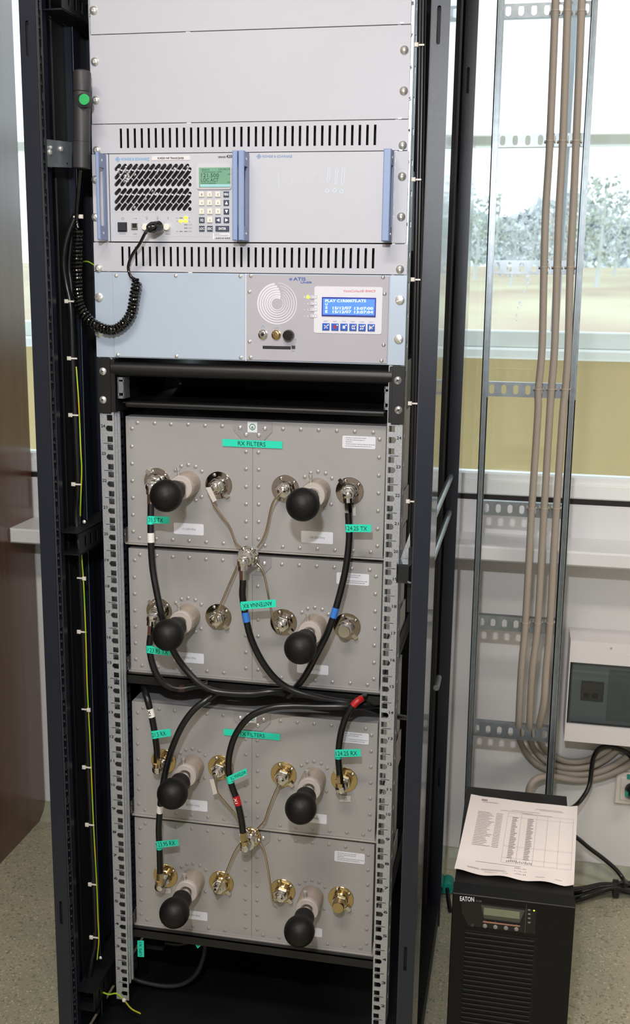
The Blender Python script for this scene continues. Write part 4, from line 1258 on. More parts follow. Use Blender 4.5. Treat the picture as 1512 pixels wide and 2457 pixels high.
splitter((596.5, 1334), (582, 1350), [
    [(514.5, 1177.6, .012), (509.5, 1190, .010), (513, 1210, .012), (550, 1262, .014), (565, 1300, .014), (578, 1314, .016)],
    [(676.7, 1179.7, .012), (664, 1191.6, .010), (651, 1218, .012), (640, 1268, .014), (629, 1297.5, .014), (618, 1314, .016)],
    [(512, 1494.8, .012), (516, 1485, .008), (523, 1466, .008), (561, 1378, .014), (571, 1357, .015), (584, 1346, .016)],
    [(669, 1507, .012), (660, 1505, .010), (652, 1470, .010), (644.4, 1429.7, .012), (635.7, 1386, .014), (628.4, 1365.7, .015), (612, 1348, .016)]],
    False, 'chrome splitter with four bent rods under the RX FILTERS box', -1, [[(494, 1170), (505.7, 1168.5), (520.5, 1200), (511, 1205)]])
splitter((603.6, 2007), (588, 2034), [
    [(521.5, 1854, .012), (517, 1866, .008), (518, 1880, .009), (524, 1904.7, .011), (560.8, 1948.7, .014), (571, 1967, .015), (590, 1995, .016)],
    [(671.6, 1879, .012), (658, 1906.4, .010), (645.2, 1939, .012), (635.2, 1969, .014), (622.6, 1984, .015), (612, 1998, .016)],
    [(519.2, 2146.6, .010), (523, 2139, .008), (538.4, 2104, .010), (560.8, 2050, .013), (576.6, 2025, .015), (592, 2014, .016)],
    [(662, 2167.7, .010), (654, 2160, .008), (651, 2140, .009), (639.7, 2065.8, .013), (631.7, 2036.7, .014), (623.8, 2022, .015), (612, 2012, .016)]],
    True, 'gold-reflecting splitter with four bent rods under the TX FILTERS box', 1, [[(503.4, 1870), (513.4, 1869), (521.5, 1903.6), (512.2, 1906.6)]])

# ------------------------------------------------------------------ coaxial cables
CR_ = .0055
def elbow(par, corner, back, d, gold):
    C_ = Vector(corner); B = Vector(back); d = Vector(d).normalized()
    e = MB().cyl(B, C_ + Vector((0, -.002, 0)), .0082, 20); e.lathe(C_ + Vector((0, .006, 0)), (0, -1, 0), [(0, .0092), (.008, .0092), (.0125, .0070), (.0142, .0035), (.0145, .0001)], 20)
    o = e.build('elbow_connector', M_CHROME, par, True)
    k = MB().cyl(C_, C_ + d * .012, .0078, 18); k.cyl(C_ + d * .010, C_ + d * .0275, .0064, 6)
    k.build('crimp_sleeve', M_NICKW if gold else M_CHROME, o)
    return C_ + d * .024
def cable(label, pts, ends=(), bands=(), flag=None, r=CR_, group='black coaxial cables on the filter boxes', name='coaxial_cable', m=None, cat='cable'):
    """pts pixel paths (x, y, Y); ends = [(which end, corner px, Y corner, Y back, gold)]"""
    P = [AY(*p) for p in pts]
    t = thing(name, P[0], label, cat, group)
    for which, (cx, cy), Yc, Yb, gold in ends:
        C_ = AY(cx, cy, Yc); nxt = P[0] if which == 0 else P[-1]
        d = (nxt - C_).normalized(); q = elbow(t, C_, (C_.x, Yb, C_.z), d, gold)
        if which == 0: P = [q] + P
        else: P = P + [q]
    line = catmull(P, 8)
    MB().tube(line, r, 14).build('jacket', m or M_CABLE, t, True)
    for bx_, by_, L_, mm, txt in bands:
        s = near(line, bx_, by_)
        seg_ = along(line, s - L_ / 2, s + L_ / 2, 5)
        bo = MB().tube(seg_, r + .0004, 14).build('colour_band', mm, t, True)
        if txt:
            mid = seg_[2]; mb = MB(); dd = (seg_[-1] - seg_[0]).normalized()
            text3(mb, txt, Vector(mid) + Vector((0, -r - .0006, 0)) - dd * .005, Vector(mid) + Vector((0, -r - .0006, 0)) + dd * .005, .0045, bold=True)
            mb.build('lettering', M_INK if mm != M_BAND_R else M_WHITE, bo)
    if flag:
        q, Yf, s, (ta, tb), hp = flag
        P4 = [AY(x, y, Yf) for x, y in q]
        fo = MB().poly3(list(reversed(P4)), (0, .0007, 0)).build('label_flag', M_TEAL, t)
        wrap = near(line, q[0][0] + 4, (q[0][1] + q[3][1]) / 2)
        MB().tube(along(line, wrap - .0062, wrap + .0062, 4), r + .0006, 14).build('label_wrap', M_TEAL, fo, True)
        mb = MB(); ptext(mb, s, ta[0], ta[1], tb[0], tb[1], hp, Yf - .0001, lift=.0003); mb.build('lettering', M_INK, fo)
    return t
Yk = .007
cable('black coax with 121.5 TX tape from the topmost box left port, behind the knobs', [(362, 1215, .003), (362, 1290, -.004), (366, 1360, -.008), (376, 1420, -.014), (388, 1475, -.018), (402, 1530, -.012), (432, 1588, .0), (480, 1641, .0), (525, 1660, .005), (600, 1665, .01), (667, 1658, .02), (740, 1664, .06), (800, 1668, .1)],
      [(0, (362, 1168), Yk, .016, False)], [(363, 1286, .0155, M_BAND_W, None)], (((355, 1238), (406, 1240), (406, 1257), (355, 1255)), -.006, '21.5 TX', ((357, 1247), (391, 1248.3)), 10))
cable('black coax with 124.25 TX tape from the topmost box right port', [(836, 1235, .003), (838, 1290, .0), (832, 1350, -.004), (822, 1400, -.008), (803, 1470, -.014), (785, 1520, -.016), (760, 1570, -.014), (733, 1620, -.004), (706, 1655, .012), (690, 1670, .02)],
      [(0, (834, 1188), Yk, .016, False)], [(803, 1471, .0165, M_BAND_B, None)], (((829, 1258), (891, 1259), (891, 1277), (829, 1276)), -.006, '124.25 TX', ((829.5, 1267), (881, 1268.3)), 10))
cable('black coax with ANTENNA RX tape hanging from the chrome splitter', [(583, 1400, -.020), (582, 1430, -.020), (590, 1480, -.020), (602, 1530, -.018), (625, 1580, -.014), (655, 1622, -.008), (690, 1650, -.004), (740, 1668, .0), (800, 1681, .01), (850, 1687, .02), (900, 1691, .05), (940, 1693, .09)],
      [(0, (582, 1350), -.018, -.008, False)], [(589.5, 1479, .016, M_BAND_B, None)], (((577.5, 1444), (661.9, 1438.4), (662.4, 1456.5), (579.8, 1463)), -.0275, 'ANTENNA RX', ((653, 1447.5), (583, 1454.5)), 10))
cable('short black coax with 123.95 TX tape under the second box left knob', [(362, 1520, .002), (359, 1552, .0), (365, 1590, -.002), (380, 1625, -.002), (402, 1645, .002), (432, 1652, .008), (460, 1648, .014), (500, 1640, .020)],
      [(0, (364.5, 1484), Yk, .016, False)], [(436, 1651.5, .009, M_BAND_BR, None)], (((353.3, 1550), (409, 1558), (409, 1574), (354.5, 1567)), -.006, '123.95 TX', ((355.5, 1559), (403, 1566)), 10))
cable('black coax with 21.5 RX tape and white band at the TX FILTERS box', [(340, 1615, .10), (346, 1650, .03), (353, 1675, .005), (362, 1710, .002), (370, 1750, .002), (376, 1795, .004)],
      [(1, (377.5, 1845), Yk, .016, True)], [(362, 1711, .015, M_BAND_W, 'X1')], (((363, 1754.7), (409, 1748.5), (410.4, 1766.3), (366, 1772.8)), -.005, '21.5 RX', ((364.5, 1764), (398, 1759)), 10))
cable('black coax with 123.95 RX tape running down to the lowest box left port', [(560, 1650, .06), (522, 1662, .02), (500, 1676, -.002), (466, 1703, -.014), (438, 1740, -.020), (415, 1790, -.022), (400, 1840, -.022), (390, 1890, -.020), (384, 1940, -.014), (381, 1990, -.006), (383, 2040, .002), (384, 2080, .005)],
      [(1, (383, 2126), Yk, .016, True)], [(384, 1941, .015, M_BAND_W, None)], (((374, 2019.6), (427.7, 2014), (428.6, 2029), (375.3, 2035)), -.008, '123.95 RX', ((375.5, 2027), (420, 2022)), 10))
cable('black coax with ANTENNA TX tape arching over the TX FILTERS tape to the gold-reflecting splitter', [(940, 1690, .09), (900, 1693, .04), (840, 1695, .01), (770, 1695, .0), (700, 1694, -.006), (650, 1699, -.012), (600, 1720, -.018), (567, 1760, -.020), (551, 1808, -.022), (549, 1850, -.022), (557, 1887, -.022), (569, 1920, -.022), (579, 1965, -.020)],
      [(1, (588, 2032), -.018, -.008, True)], [(569, 1919, .0165, M_BAND_R, 'X1')], (((547.6, 1863), (591, 1843.4), (592.8, 1858.4), (549.3, 1878)), -.029, 'ANTENNA TX', ((590, 1852), (553, 1868.5)), 8))
cable('black coax with 124.25 RX tape and red band at the right gold-reflecting port', [(885, 1668, .05), (868, 1676, .01), (850, 1690, .0), (832, 1716, -.002), (818, 1760, -.002), (812, 1810, .0), (814, 1845, .004)],
      [(1, (817.4, 1892), Yk, .016, True)], [(856, 1684, .019, M_BAND_R, None)], (((804, 1798.8), (865, 1797.6), (866, 1815), (804.8, 1817)), -.008, '124.25 RX', ((806, 1808), (857, 1807)), 10.5))
cable('black coax tail running right behind the rail, upper of two', [(860, 1692, .02), (890, 1688, .03), (924, 1684, .06), (950, 1683, .09)], r=.0048)
cable('black coax tail running right behind the rail, lower of two', [(850, 1693, .02), (880, 1699, .03), (905, 1707, .05), (935, 1716, .07), (972, 1722, .10)], r=.0048)
# port tags
for q, s, lab in ((((815.6, 1907.7), (841.8, 1909), (841.8, 1924), (815.6, 1923)), 'J2', 'small pale J2 tag under the right gold-reflecting port of the TX FILTERS box'),
             (((387, 2129.8), (410, 2131.5), (410, 2143), (387, 2142)), 'J1', 'small pale J1 tag under the left gold-reflecting port of the lowest box'),
             (((845, 1216), (854, 1217), (854, 1238), (846, 1237)), None, 'tiny clear tag beside the cable of the topmost box right port')):
    P = [AY(x, y, YFc - .001) for x, y in q]
    o = MB().poly3(list(reversed(P)), (0, -.0006, 0)).build('port_tag', M_TAG, None); tag(o, lab, 'tag')
    if s:
        mb = MB(); c = (P[0] + P[2]) / 2; text3(mb, s, (c.x - .0028, c.y - .0009, c.z), (c.x + .0028, c.y - .0009, c.z), .0042); mb.build('lettering', M_GINK, o)

# ================================================================== HANDSET, COILED CORD
YH = -.035
a = AY(197, 168, YH); b = AY(196, 405, YH); rad = .0128
hd = thing('handset_tube', b, 'charcoal tube handset with round green button beside the top panels', 'handset')
ax = (a - b).normalized(); Lh = (a - b).length
MB().lathe(b, ax, [(0, rad * .9), (.001, rad), (Lh * .27, rad), (Lh * .272, rad * .975), (Lh * .275, rad * .975), (Lh * .277, rad), (Lh * .775, rad), (Lh * .78, rad * .96), (Lh * .785, rad * 1.03), (Lh * .97, rad * 1.03), (Lh * .99, rad * .9), (Lh, rad * .6)], 28).build('tube_body', M_HAND, hd, True)
c = AY(201.5, 238.5, YH - rad - .004)
MB().cyl((c.x - .003, YH, c.z - .001), (c.x - .003, YH - rad - .0025, c.z - .001), .0100, 24).build('button_collar', M_BLACKIN, hd, True)
MB().lathe((c.x, YH - rad - .0020, c.z), (0, -1, 0), [(0, .0078), (.0022, .0078), (.0026, .0073), (.0027, .0001)], 24).build('push_button', M_GREEN, hd, True)
# clamp bracket
P = [AY(111, 334, -.075), AY(170, 341, -.012), AY(170, 402, -.012), AY(113, 400, -.075)]
br = MB(); br.poly3([P[3], P[2], P[1], P[0]], (.0012, .0012, 0)); br.poly3([P[0], P[0] + Vector((-.002, .018, 0)), P[3] + Vector((-.002, .018, 0)), P[3]], (.0014, 0, 0))
bk = br.build('clamp_bracket', M_GALVS, None); tag(bk, 'small bent zinc bracket clamping the handset tube', 'bracket')
n_ = (P[1] - P[0]).cross(P[3] - P[0]).normalized()
if n_.y > 0: n_ = -n_
for u, v, r in ((.55, .30, .0042), (.14, .28, .0026), (.10, .46, .0045)):
    q = P[0].lerp(P[1], u) + (P[3] - P[0]) * v
    MB().lathe(q, n_, [(0, r), (.002, r), (.0035, r * .8), (.004, .0001)], 12).build('screw', M_SCREW, bk, True)
for u, v in ((.14, .83), (.38, .82), (.60, .82), (.82, .82), (.48, .58)):
    q = P[0].lerp(P[1], u) + (P[3] - P[0]) * v
    MB().lathe(q, n_, [(0, .0017), (.0003, .0016), (.0004, .0001)], 8).build('bracket_hole', M_VOID, bk)
# coiled cord
co = thing('coiled_cord', AY(187, 548, -.02), 'glossy black coiled handset cord looping across the recorder into the transceiver', 'cord')
ln = [AY(*T(560, 752), -.042), AY(*T(536, 790), -.044), AY(347, 562, -.040), AY(334.7, 586, -.032), AY(316.5, 613.5, -.024), AY(308, 640.8, -.018), AY(313.4, 662, -.018), AY(324, 670, -.02), AY(331, 671.5, -.024)]
MB().tube(catmull(ln, 8), .0024, 12).build('straight_lead', M_COIL, co, True)
pl = MB(); pc = AY(*T(622, 738), YT)
p0 = AY(*T(655, 732), -.020); p1 = AY(*T(570, 745), -.040)
pl.tube([pc + Vector((0, -.001, 0)), pc + Vector((0, -.012, 0))], .0075, 16)
pl.tube(catmull([AY(*T(668, 725), -.014), AY(*T(640, 735), -.022), AY(*T(600, 742), -.032), AY(*T(568, 748), -.040), AY(*T(556, 756), -.042)], 6), [.0040 + .0048 * min(1, k / 4) if k < 14 else max(.0034, .0088 - (k - 13) * .00055) for k in range(25)], 18)
pl.build('cord_plug', M_COIL, co, True)
path = catmull([AY(*q, -.018) for q in ((329, 674), (322.5, 710.8), (315, 750.4), (297, 777.7), (270.8, 792), (240.4, 785.5), (214, 768.6), (197, 744.3), (188, 717), (185.6, 671), (185.6, 610), (187.5, 548))], 16)
Ltot = sum((b_ - a_).length for a_, b_ in zip(path, path[1:]))
turns = 48; N = turns * 14; base = along(path, 0, Ltot, N)
hel = []; u = None
for i, p in enumerate(base):
    t_ = (base[min(i + 1, N)] - base[max(i - 1, 0)]).normalized()
    w = Vector((0, -1, 0)); w = (w - t_ * w.dot(t_)).normalized(); v_ = t_.cross(w)
    an = 2 * PI * turns * i / N
    hel.append(p + (w * math.cos(an) + v_ * math.sin(an)) * .0063)
MB().tube(hel, .0024, 8).build('coil', M_COIL, co, True)
MB().tube(catmull([AY(187.5, 548, -.022), AY(184, 530, -.02), AY(184, 500, -.024), AY(188, 455, -.03), AY(192, 408, -.034)], 8), .0028, 10).build('upper_lead', M_COIL, co, True)

# ================================================================== WIRING ON THE LEFT
YW = -.01
def tie(par, px, py, Y, L=.010, head=-1):
    c = AY(px, py, Y); mb = MB()
    mb.box(c.x - L, c.x + L, Y - .0012, Y + .0, c.z - .0012, c.z + .0012)
    mb.bbox(c.x + head * L - .003, c.x + head * L + .003, Y - .004, Y, c.z - .003, c.z + .003, .0008)
    return mb.build('cable_tie', M_TIE, par)
lc = thing('vertical_cable', AY(197, 1517, YW), 'black vertical cable run with white ties beside the left rail', 'cable')
MB().tube(catmull([AY(*q) for q in ((183, 515, -.01), (165, 560, -.012), (155, 600, -.012), (153, 640, -.010), (160, 685, -.008), (170, 740, YW), (174, 860, YW), (180, 1000, YW), (187, 1162, YW), (182, 1230, -.002), (190, 1320, YW), (193, 1387, YW), (199, 1517, YW), (206, 1700, YW), (211, 1841, YW), (218, 1980, YW), (225, 2123, YW), (229, 2249, YW), (218, 2310, YW), (207, 2400, YW))], 8), .0056, 12).build('jacket', M_CABLE, lc, True)
MB().tube(catmull([AY(*q) for q in ((183, 515, -.01), (172, 570, -.005), (166, 640, -.003), (172, 700, -.003), (180, 860, -.005), (188, 1162, -.002), (200, 1517, -.003), (213, 1841, -.003), (228, 2123, -.003), (232, 2249, -.003))], 8), .0035, 10).build('jacket', M_CABLE, lc, True)
for x, y, h in ((186, 520, 1), (170, 723, -1), (176, 860, -1), (179, 996, -1), (186, 1162, -1), (194, 1387, 1), (199, 1516, -1), (205, 1702, 1), (211, 1841, -1), (218, 1979, -1), (225, 2122, -1), (228, 2249, -1)):
    tie(lc, x, y, YW - .0062, .0065, h)
ew = thing('earth_wire', AY(205, 1530, -.02), 'thin yellow-green earth wire down the left side', 'wire')
MB().tube(catmull([AY(x, y, Y) for x, y, Y in ((183, 880, -.012), (188, 950, -.016), (191, 1010, -.012), (194, 1085, -.018), (196, 1130, -.017), (193.5, 1205, -.012), (193, 1260, .0), (196, 1335, -.016), (200, 1387, -.018), (203, 1450, -.017), (206, 1530, -.018), (209, 1640, -.016), (212, 1700, -.016), (217, 1800, -.017), (221, 1900, -.012), (225, 1990, -.016), (232, 2120, -.017), (235, 2200, -.016), (237, 2255, -.016), (233, 2302, -.014))], 6), .0011, 8).build('wire', M_EARTH, ew, True)
e2 = tag(MB().tube(catmull([AY(*q) for q in ((226, 636, .03), (212, 628, .03), (200, 628, .02), (196, 632, .0))], 6), .0011, 8).build('earth_wire', M_EARTH, None, True), 'short yellow wire end behind the coiled cord', 'wire')
e3 = thing('earth_wire', AY(297, 2399, .0), 'yellow earth wire crossing the foot of the left rail', 'wire')
MB().tube(catmull([AY(*q) for q in ((246, 2381, -.01), (262, 2386, -.012), (280, 2384, -.012), (297, 2399, -.006), (315, 2420, .0), (337, 2432, .01))], 6), .0014, 8).build('wire', M_EARTH, e3, True)
c = AY(298, 2399, -.012); MB().lathe(c, (0, -1, 0), [(0, .0036), (.003, .003), (.004, .0001)], 10).build('tie_head', M_TIE, e3)
screws(rack, [(202, 1252), (241, 2298)], -.04, SC_MID)
# right side trunk of black cables
rc = thing('vertical_cable', AY(1004, 500, .0), 'black vertical cable run beside the right rail with white ties', 'cable')
for dx, r in ((-3.5, .0040), (3.5, .0042)):
    MB().tube(catmull([AY(x + dx, y, .004) for x, y in ((1013, -20), (1011, 100), (1008, 300), (1004, 500), (998, 800), (995, 960), (991, 1150), (988, 1240), (984, 1330), (981, 1400))], 6), r, 12).build('jacket', M_CABLE, rc, True)
for x, y in ((1009, 108), (1002, 431), (1000, 671), (993, 968), (988, 1203)):
    tie(rc, x, y, -.002, .0055, -1)

# cables and tags at the rack foot
lp_ = thing('power_cable', AY(416, 2366, .1), 'dark grey cord looping in the empty rack foot', 'cord')
MB().tube(catmull([AY(*q) for q in ((500, 2235, .12), (492, 2270, .12), (487, 2300, .12), (471, 2336, .12), (440, 2360, .12), (400, 2366, .12), (350, 2358, .12), (312, 2346, .12))], 8), .0042, 10).build('jacket', M_HAND, lp_, True)
a = AY(355, 2258, .12); b = AY(395, 2268, .12)
pg = thing('appliance_plug', a, 'dark plug on a short lead under the lowest filter box', 'plug')
MB().bbox(a.x, b.x, .105, .13, b.z - .004, a.z + .001, .003).build('plug_body', M_HAND, pg)
MB().tube(catmull([AY(*q) for q in ((396, 2262, .118), (430, 2266, .118), (462, 2258, .118), (485, 2250, .118))], 6), .0030, 10).build('lead', M_HAND, pg, True)
P = [AY(329.7, 2257, .03), AY(345, 2257.5, .03), AY(345.8, 2296.4, .03), AY(330.5, 2295.5, .03)]
o = tag(MB().poly3(list(reversed(P)), (0, .0008, 0)).build('hanging_tag', M_TEAL), 'teal UPS X1 tape tag hanging upright in the rack foot', 'tag')
mb = MB(); text3(mb, 'UPS X1', AY(337.5, 2292, .03), AY(337, 2261, .03), .0052, lift=.0004); mb.build('lettering', M_INK, o)
P = [AY(466.9, 2264, .03), AY(480, 2252.3, .03), AY(498, 2254, .03), AY(474.3, 2276, .03)]
o = tag(MB().poly3(list(reversed(P)), (0, .0008, 0)).build('hanging_tag', M_TEAL), 'slanted teal tape tag under the lowest filter box', 'tag')
mb = MB(); text3(mb, 'UPS X2', AY(473, 2269, .03), AY(489, 2256, .03), .0045, lift=.0004); mb.build('lettering', M_INK, o)

# ================================================================== CABLE LADDER
YLd = .655
ld = thing('cable_ladder', (.44, YLd, .0), 'galvanised cable ladder standing before the window', 'ladder')
def ladrail(tl, tr_, bl, br_):
    A = AY(tl, 0, YLd); B = AY(tr_, 0, YLd); C2 = AY(br_, 1890, YLd); D = AY(bl, 1890, YLd)
    def ext(P, Q, z): return P + (Q - P) * ((z - P.z) / (Q.z - P.z))
    TLp, TRp, BLp, BRp = ext(A, D, 2.35), ext(B, C2, 2.35), ext(A, D, 0.0), ext(B, C2, 0.0)
    o = None
    for u0, u1, dy, dep in ((0, .16, 0, .022), (.84, 1, 0, .022), (.1, .9, .010, .002), (0.0, .30, 0, .0015), (.70, 1.0, 0, .0015)):
        q = [BLp.lerp(BRp, u0), BLp.lerp(BRp, u1), TLp.lerp(TRp, u1), TLp.lerp(TRp, u0)]
        q = [p + Vector((0, dy, 0)) for p in q]
        if o is None: o = MB()
        o.poly3(q, (0, dep, 0))
    o.build('side_rail', M_GALVS, ld)
    return TLp, TRp, BLp, BRp
L_ = ladrail(1193, 1211.5, 1116, 1130)
R_ = ladrail(1420, 1436, 1309.5, 1328.6)
def xat(P, Q, z): return P.x + (Q.x - P.x) * (z - P.z) / (Q.z - P.z)
for px, y0_, y1_ in ((1213, 8.6, 43), (1205, 321, 353), (1192, 624, 657), (1180, 916, 951), (1167, 1202, 1236), (1153, 1476, 1510), (1139, 1731, 1766)):
    a = AY(px, y0_, YLd + .006); b = AY(px, y1_, YLd + .006); z0_, z1_ = b.z, a.z; zc = (z0_ + z1_) / 2
    xl, xr = xat(L_[1], L_[3], zc), xat(R_[0], R_[2], zc)
    hs = []
    for k in range(7):
        x = xl + .0075 + (xr - xl - .016) * k / 6
        hs.append(stad((x, zc - .0045), (x, zc + .0045), .0052, 5))
    g = plate(rect(xl + .0003, xr - .0003, z0_, z1_), hs, YLd + .008, YLd + .0095)
    g.box(xl + .0003, xr - .0003, YLd + .0095, YLd + .024, z1_ - .0012, z1_); g.box(xl + .0003, xr - .0003, YLd + .0095, YLd + .024, z0_, z0_ + .0012)
    g.build('rung', M_GALVS, ld)
RY = [26, 338, 641, 934, 1220, 1494]
bc = ([(1334.5, -30), (1333.4, 0), (1320, 333), (1310, 500), (1305.7, 640), (1301, 833), (1292, 937), (1290.5, 1000), (1275.7, 1228), (1270, 1333), (1260.5, 1500), (1250.6, 1615), (1244.5, 1735)],
      [(1364, -30), (1362.9, 0), (1350.9, 333), (1342, 500), (1337, 640), (1331, 833), (1323, 937), (1319, 1000), (1305.7, 1228), (1300, 1333), (1290.3, 1500), (1277, 1615), (1270.5, 1738)],
      [(1398, -30), (1396.6, 0), (1383, 333), (1375.7, 500), (1368.6, 640), (1363.7, 833), (1356.6, 937), (1350, 1000), (1335, 1228), (1328.6, 1333), (1319.7, 1500), (1311, 1600), (1305.7, 1680), (1294, 1740)])
tails = ([(1243, 1752, .70), (1247, 1775, .755), (1263, 1807, .815), (1291.4, 1835.7, .822), (1330, 1850, .822), (1394, 1858, .822), (1451, 1847, .822), (1512, 1810, .822), (1540, 1785, .822)],
         [(1269, 1754, .70), (1272, 1775, .755), (1284, 1800, .815), (1310, 1825, .822), (1351, 1841, .822), (1408, 1841, .822), (1451, 1822, .822), (1483, 1796, .822), (1500, 1775, .822)],
         [(1292, 1756, .70), (1294, 1773, .755), (1307, 1797, .815), (1332, 1815, .822), (1365, 1827, .822), (1408, 1824, .822), (1451, 1803, .822), (1466, 1790, .822), (1480, 1770, .822)])
for k in range(3):
    t = thing('beige_cable', AY(*bc[k][7], .643), ('thick beige cable down the ladder, nearest the rack', 'thick beige cable down the ladder, middle one of three', 'thick beige cable down the ladder, nearest its right side rail')[k], 'cable', 'beige cables on the ladder')
    MB().tube(catmull([AY(x, y, .643 if y < 1700 else .664) for x, y in bc[k]] + [AY(*q) for q in tails[k]], 6), .0076, 14).build('jacket', M_BEIGEC, t, True)
    for y in RY:
        x = None
        for (xa_, ya_), (xb_, yb_) in zip(bc[k], bc[k][1:]):
            if ya_ <= y <= yb_: x = xa_ + (xb_ - xa_) * (y - ya_) / (yb_ - ya_)
        c = AY(x, y, .643); mb = MB()
        mb.lathe(c - Vector((0, 0, .0012)), (0, 0, 1), [(0, .0083), (.0024, .0083)], 16); mb.box(c.x - .011, c.x - .007, .648, .663, c.z - .0015, c.z + .0015); mb.box(c.x + .007, c.x + .011, .648, .663, c.z - .0015, c.z + .0015)
        mb.build('cable_tie', mat('beige_nylon_tie', (178, 166, 152), .4), t, True)
t = thing('flexible_conduit', AY(1300, 1855, .8), 'beige hose curving from under the box down behind the UPS', 'conduit')
MB().tube(catmull([AY(*q) for q in ((1560, 1790, .825), (1512, 1833, .825), (1450, 1862, .825), (1390, 1872, .82), (1330, 1864, .80), (1295, 1866, .78), (1275, 1882, .765), (1268, 1910, .76), (1266, 1960, .75))], 8), .0085, 14).build('jacket', M_BEIGEC, t, True)

# ================================================================== DISTRIBUTION BOX, SOCKET
db = thing('distribution_box', (.72, .79, .388), 'white wall-mounted breaker box with smoked window right of the ladder', 'electrical box')
bx0, bz0, bz1 = .556, .388, .629
w0 = AY(1362, 1588, .74).z; w1 = AY(1359, 1734, .74).z
wx = .5585
hs = [rect(wx, .893, w1, w0)]
plate(rect(bx0 + .0, .90, bz0, bz1), hs, .7405, .7445).build('cover', M_BOX, db)
bd = MB(); bd.box(bx0, bx0 + .003, .7445, .8395, bz0, bz1); bd.box(.897, .90, .7445, .8395, bz0, bz1); bd.box(bx0 + .003, .897, .7445, .8395, bz1 - .003, bz1); bd.box(bx0 + .003, .897, .7445, .8395, bz0, bz0 + .003); bd.box(bx0 + .003, .897, .836, .8395, bz0 + .003, bz1 - .003)
bd.build('housing', M_BOX, db)
MB().bbox(wx + .0006, .8925, .7375, .7415, w1 + .0006, w0 - .0006, .002).build('smoked_window', M_DARKG, db)
a = AY(1396, 1633, .765); b = AY(1446, 1681, .765)
MB().box(bx0 + .01, .89, .766, .768, w1 - .005, w0 + .005).build('inner_cover', mat('inner_cover_grey', (160, 162, 162), .5), db)
bk_ = MB().bbox(a.x, b.x, .755, .766, b.z, a.z, .002).build('breaker', mat('breaker_brown_grey', (84, 76, 76), .4), db)
for k in range(2): MB().box(a.x + .006 + k * .019, a.x + .018 + k * .019, .748, .755, b.z + .010, b.z + .018).build('breaker_switch', M_BLACKIN, bk_)
MB().box(b.x + .01, .88, .764, .766, w1 + .004, w0 - .02).build('blank_cover', mat('blank_cover_grey', (128, 132, 132), .5), db)
MB().cyl((AY(1467, 1555, .74).x, .7405, AY(1467, 1555, .74).z), (AY(1467, 1555, .74).x, .7385, AY(1467, 1555, .74).z), .0022, 10).build('cover_screw', M_CHROME, db, True)
so = thing('wall_socket', (.726, .835, .202), 'cream wall socket with black plug low at the right picture edge', 'socket')
sx0, sz0 = .6865, .202
MB().bbox(sx0, sx0 + .081, .829, .8398, sz0, sz0 + .081, .003).build('socket_frame', M_SOCK, so)
MB().bbox(sx0 + .011, sx0 + .070, .826, .829, sz0 + .011, sz0 + .070, .002).build('socket_insert', M_SOCK, so)
pgp = thing('wall_plug', (sx0 + .0405, .81, sz0 + .0405), 'black plug with teal marker in the wall socket', 'plug')
MB().lathe((sx0 + .0405, .826, sz0 + .0405), (0, -1, 0), [(0, .0195), (.012, .0195), (.020, .015), (.032, .010), (.034, .0001)], 24).build('plug_body', M_CABLE, pgp, True)
MB().box(sx0 + .0205, sx0 + .031, .802, .812, sz0 + .034, sz0 + .045).build('marker', M_PLUG, pgp)
tag(MB().bbox(sx0 + .024, sx0 + .05, .820, .826, sz0 + .070, sz0 + .080, .001).build('marker_tag', M_PLUG), 'teal tape tag above the wall plug', 'tag')
t = thing('power_cable', AY(1423, 1818, .80), 'black power cable looping from the breaker box down to the UPS', 'cable')
MB().tube(catmull([AY(*q) for q in ((1519, 1893, .772), (1530, 1856, .78), (1512, 1813, .80), (1486, 1797, .80), (1458, 1791, .80), (1437, 1797, .80), (1424, 1818, .80), (1419, 1850, .80), (1414, 1885, .79), (1400, 1912, .77), (1380, 1934, .74), (1350, 1950, .66))] + [Vector((.50, .56, .25)), Vector((.47, .50, .24))], 8), .0052, 12).build('jacket', M_CABLE, t, True)
t = thing('power_cable', AY(1440, 2056, .78), 'black power cable slanting from the UPS down to the coiled bundle', 'cable')
MB().tube(catmull([Vector((.50, .50, .18)), Vector((.52, .58, .19))] + [AY(*q) for q in ((1352, 1990, .74), (1383, 2009, .76), (1414.6, 2035, .775), (1448, 2060, .78), (1477, 2085, .78), (1495, 2108, .77), (1503, 2125, .74))], 8), .0052, 12).build('jacket', M_CABLE, t, True)
cbn = thing('cable_bundle', AZ(1450, 2140, .01), 'tied bundle of black cables lying on the floor by the UPS', 'cable')
random.seed(9)
for k in range(7):
    d = (k - 3) * .006; zc = .008 + (k % 3) * .009
    pts = [AZ(1360, 2150 + d * 900, .008), AZ(1400, 2143 + d * 700, zc), AZ(1440, 2131 + d * 500, zc + .006), AZ(1475, 2126 + d * 300, zc + .01), AZ(1512, 2128 + d * 800, zc), AZ(1560, 2128 + d * 1500, .008)]
    MB().tube(catmull(pts, 7), .0048, 10).build('loop', M_CABLE, cbn, True)
c = AZ(1477, 2132, .02)
MB().lathe(c - Vector((.006, 0, 0)), (1, 0, 0), [(0, .021), (.012, .021)], 18).build('wrap', M_BLACKIN, cbn, True)
c = AZ(1075, 2122, .02)
tp = thing('teal_connector', (c.x, c.y, 0), 'small teal connector on the floor between rack and UPS', 'connector')
MB().cyl((c.x, c.y - .02, .02), (c.x, c.y + .02, .02), .014, 14).build('connector_body', M_PLUG, tp, True)
MB().tube([(c.x, c.y - .02, .02), (c.x + .005, c.y - .05, .012), (c.x + .012, c.y - .09, .008)], .005, 10).build('lead', M_CABLE, tp, True)

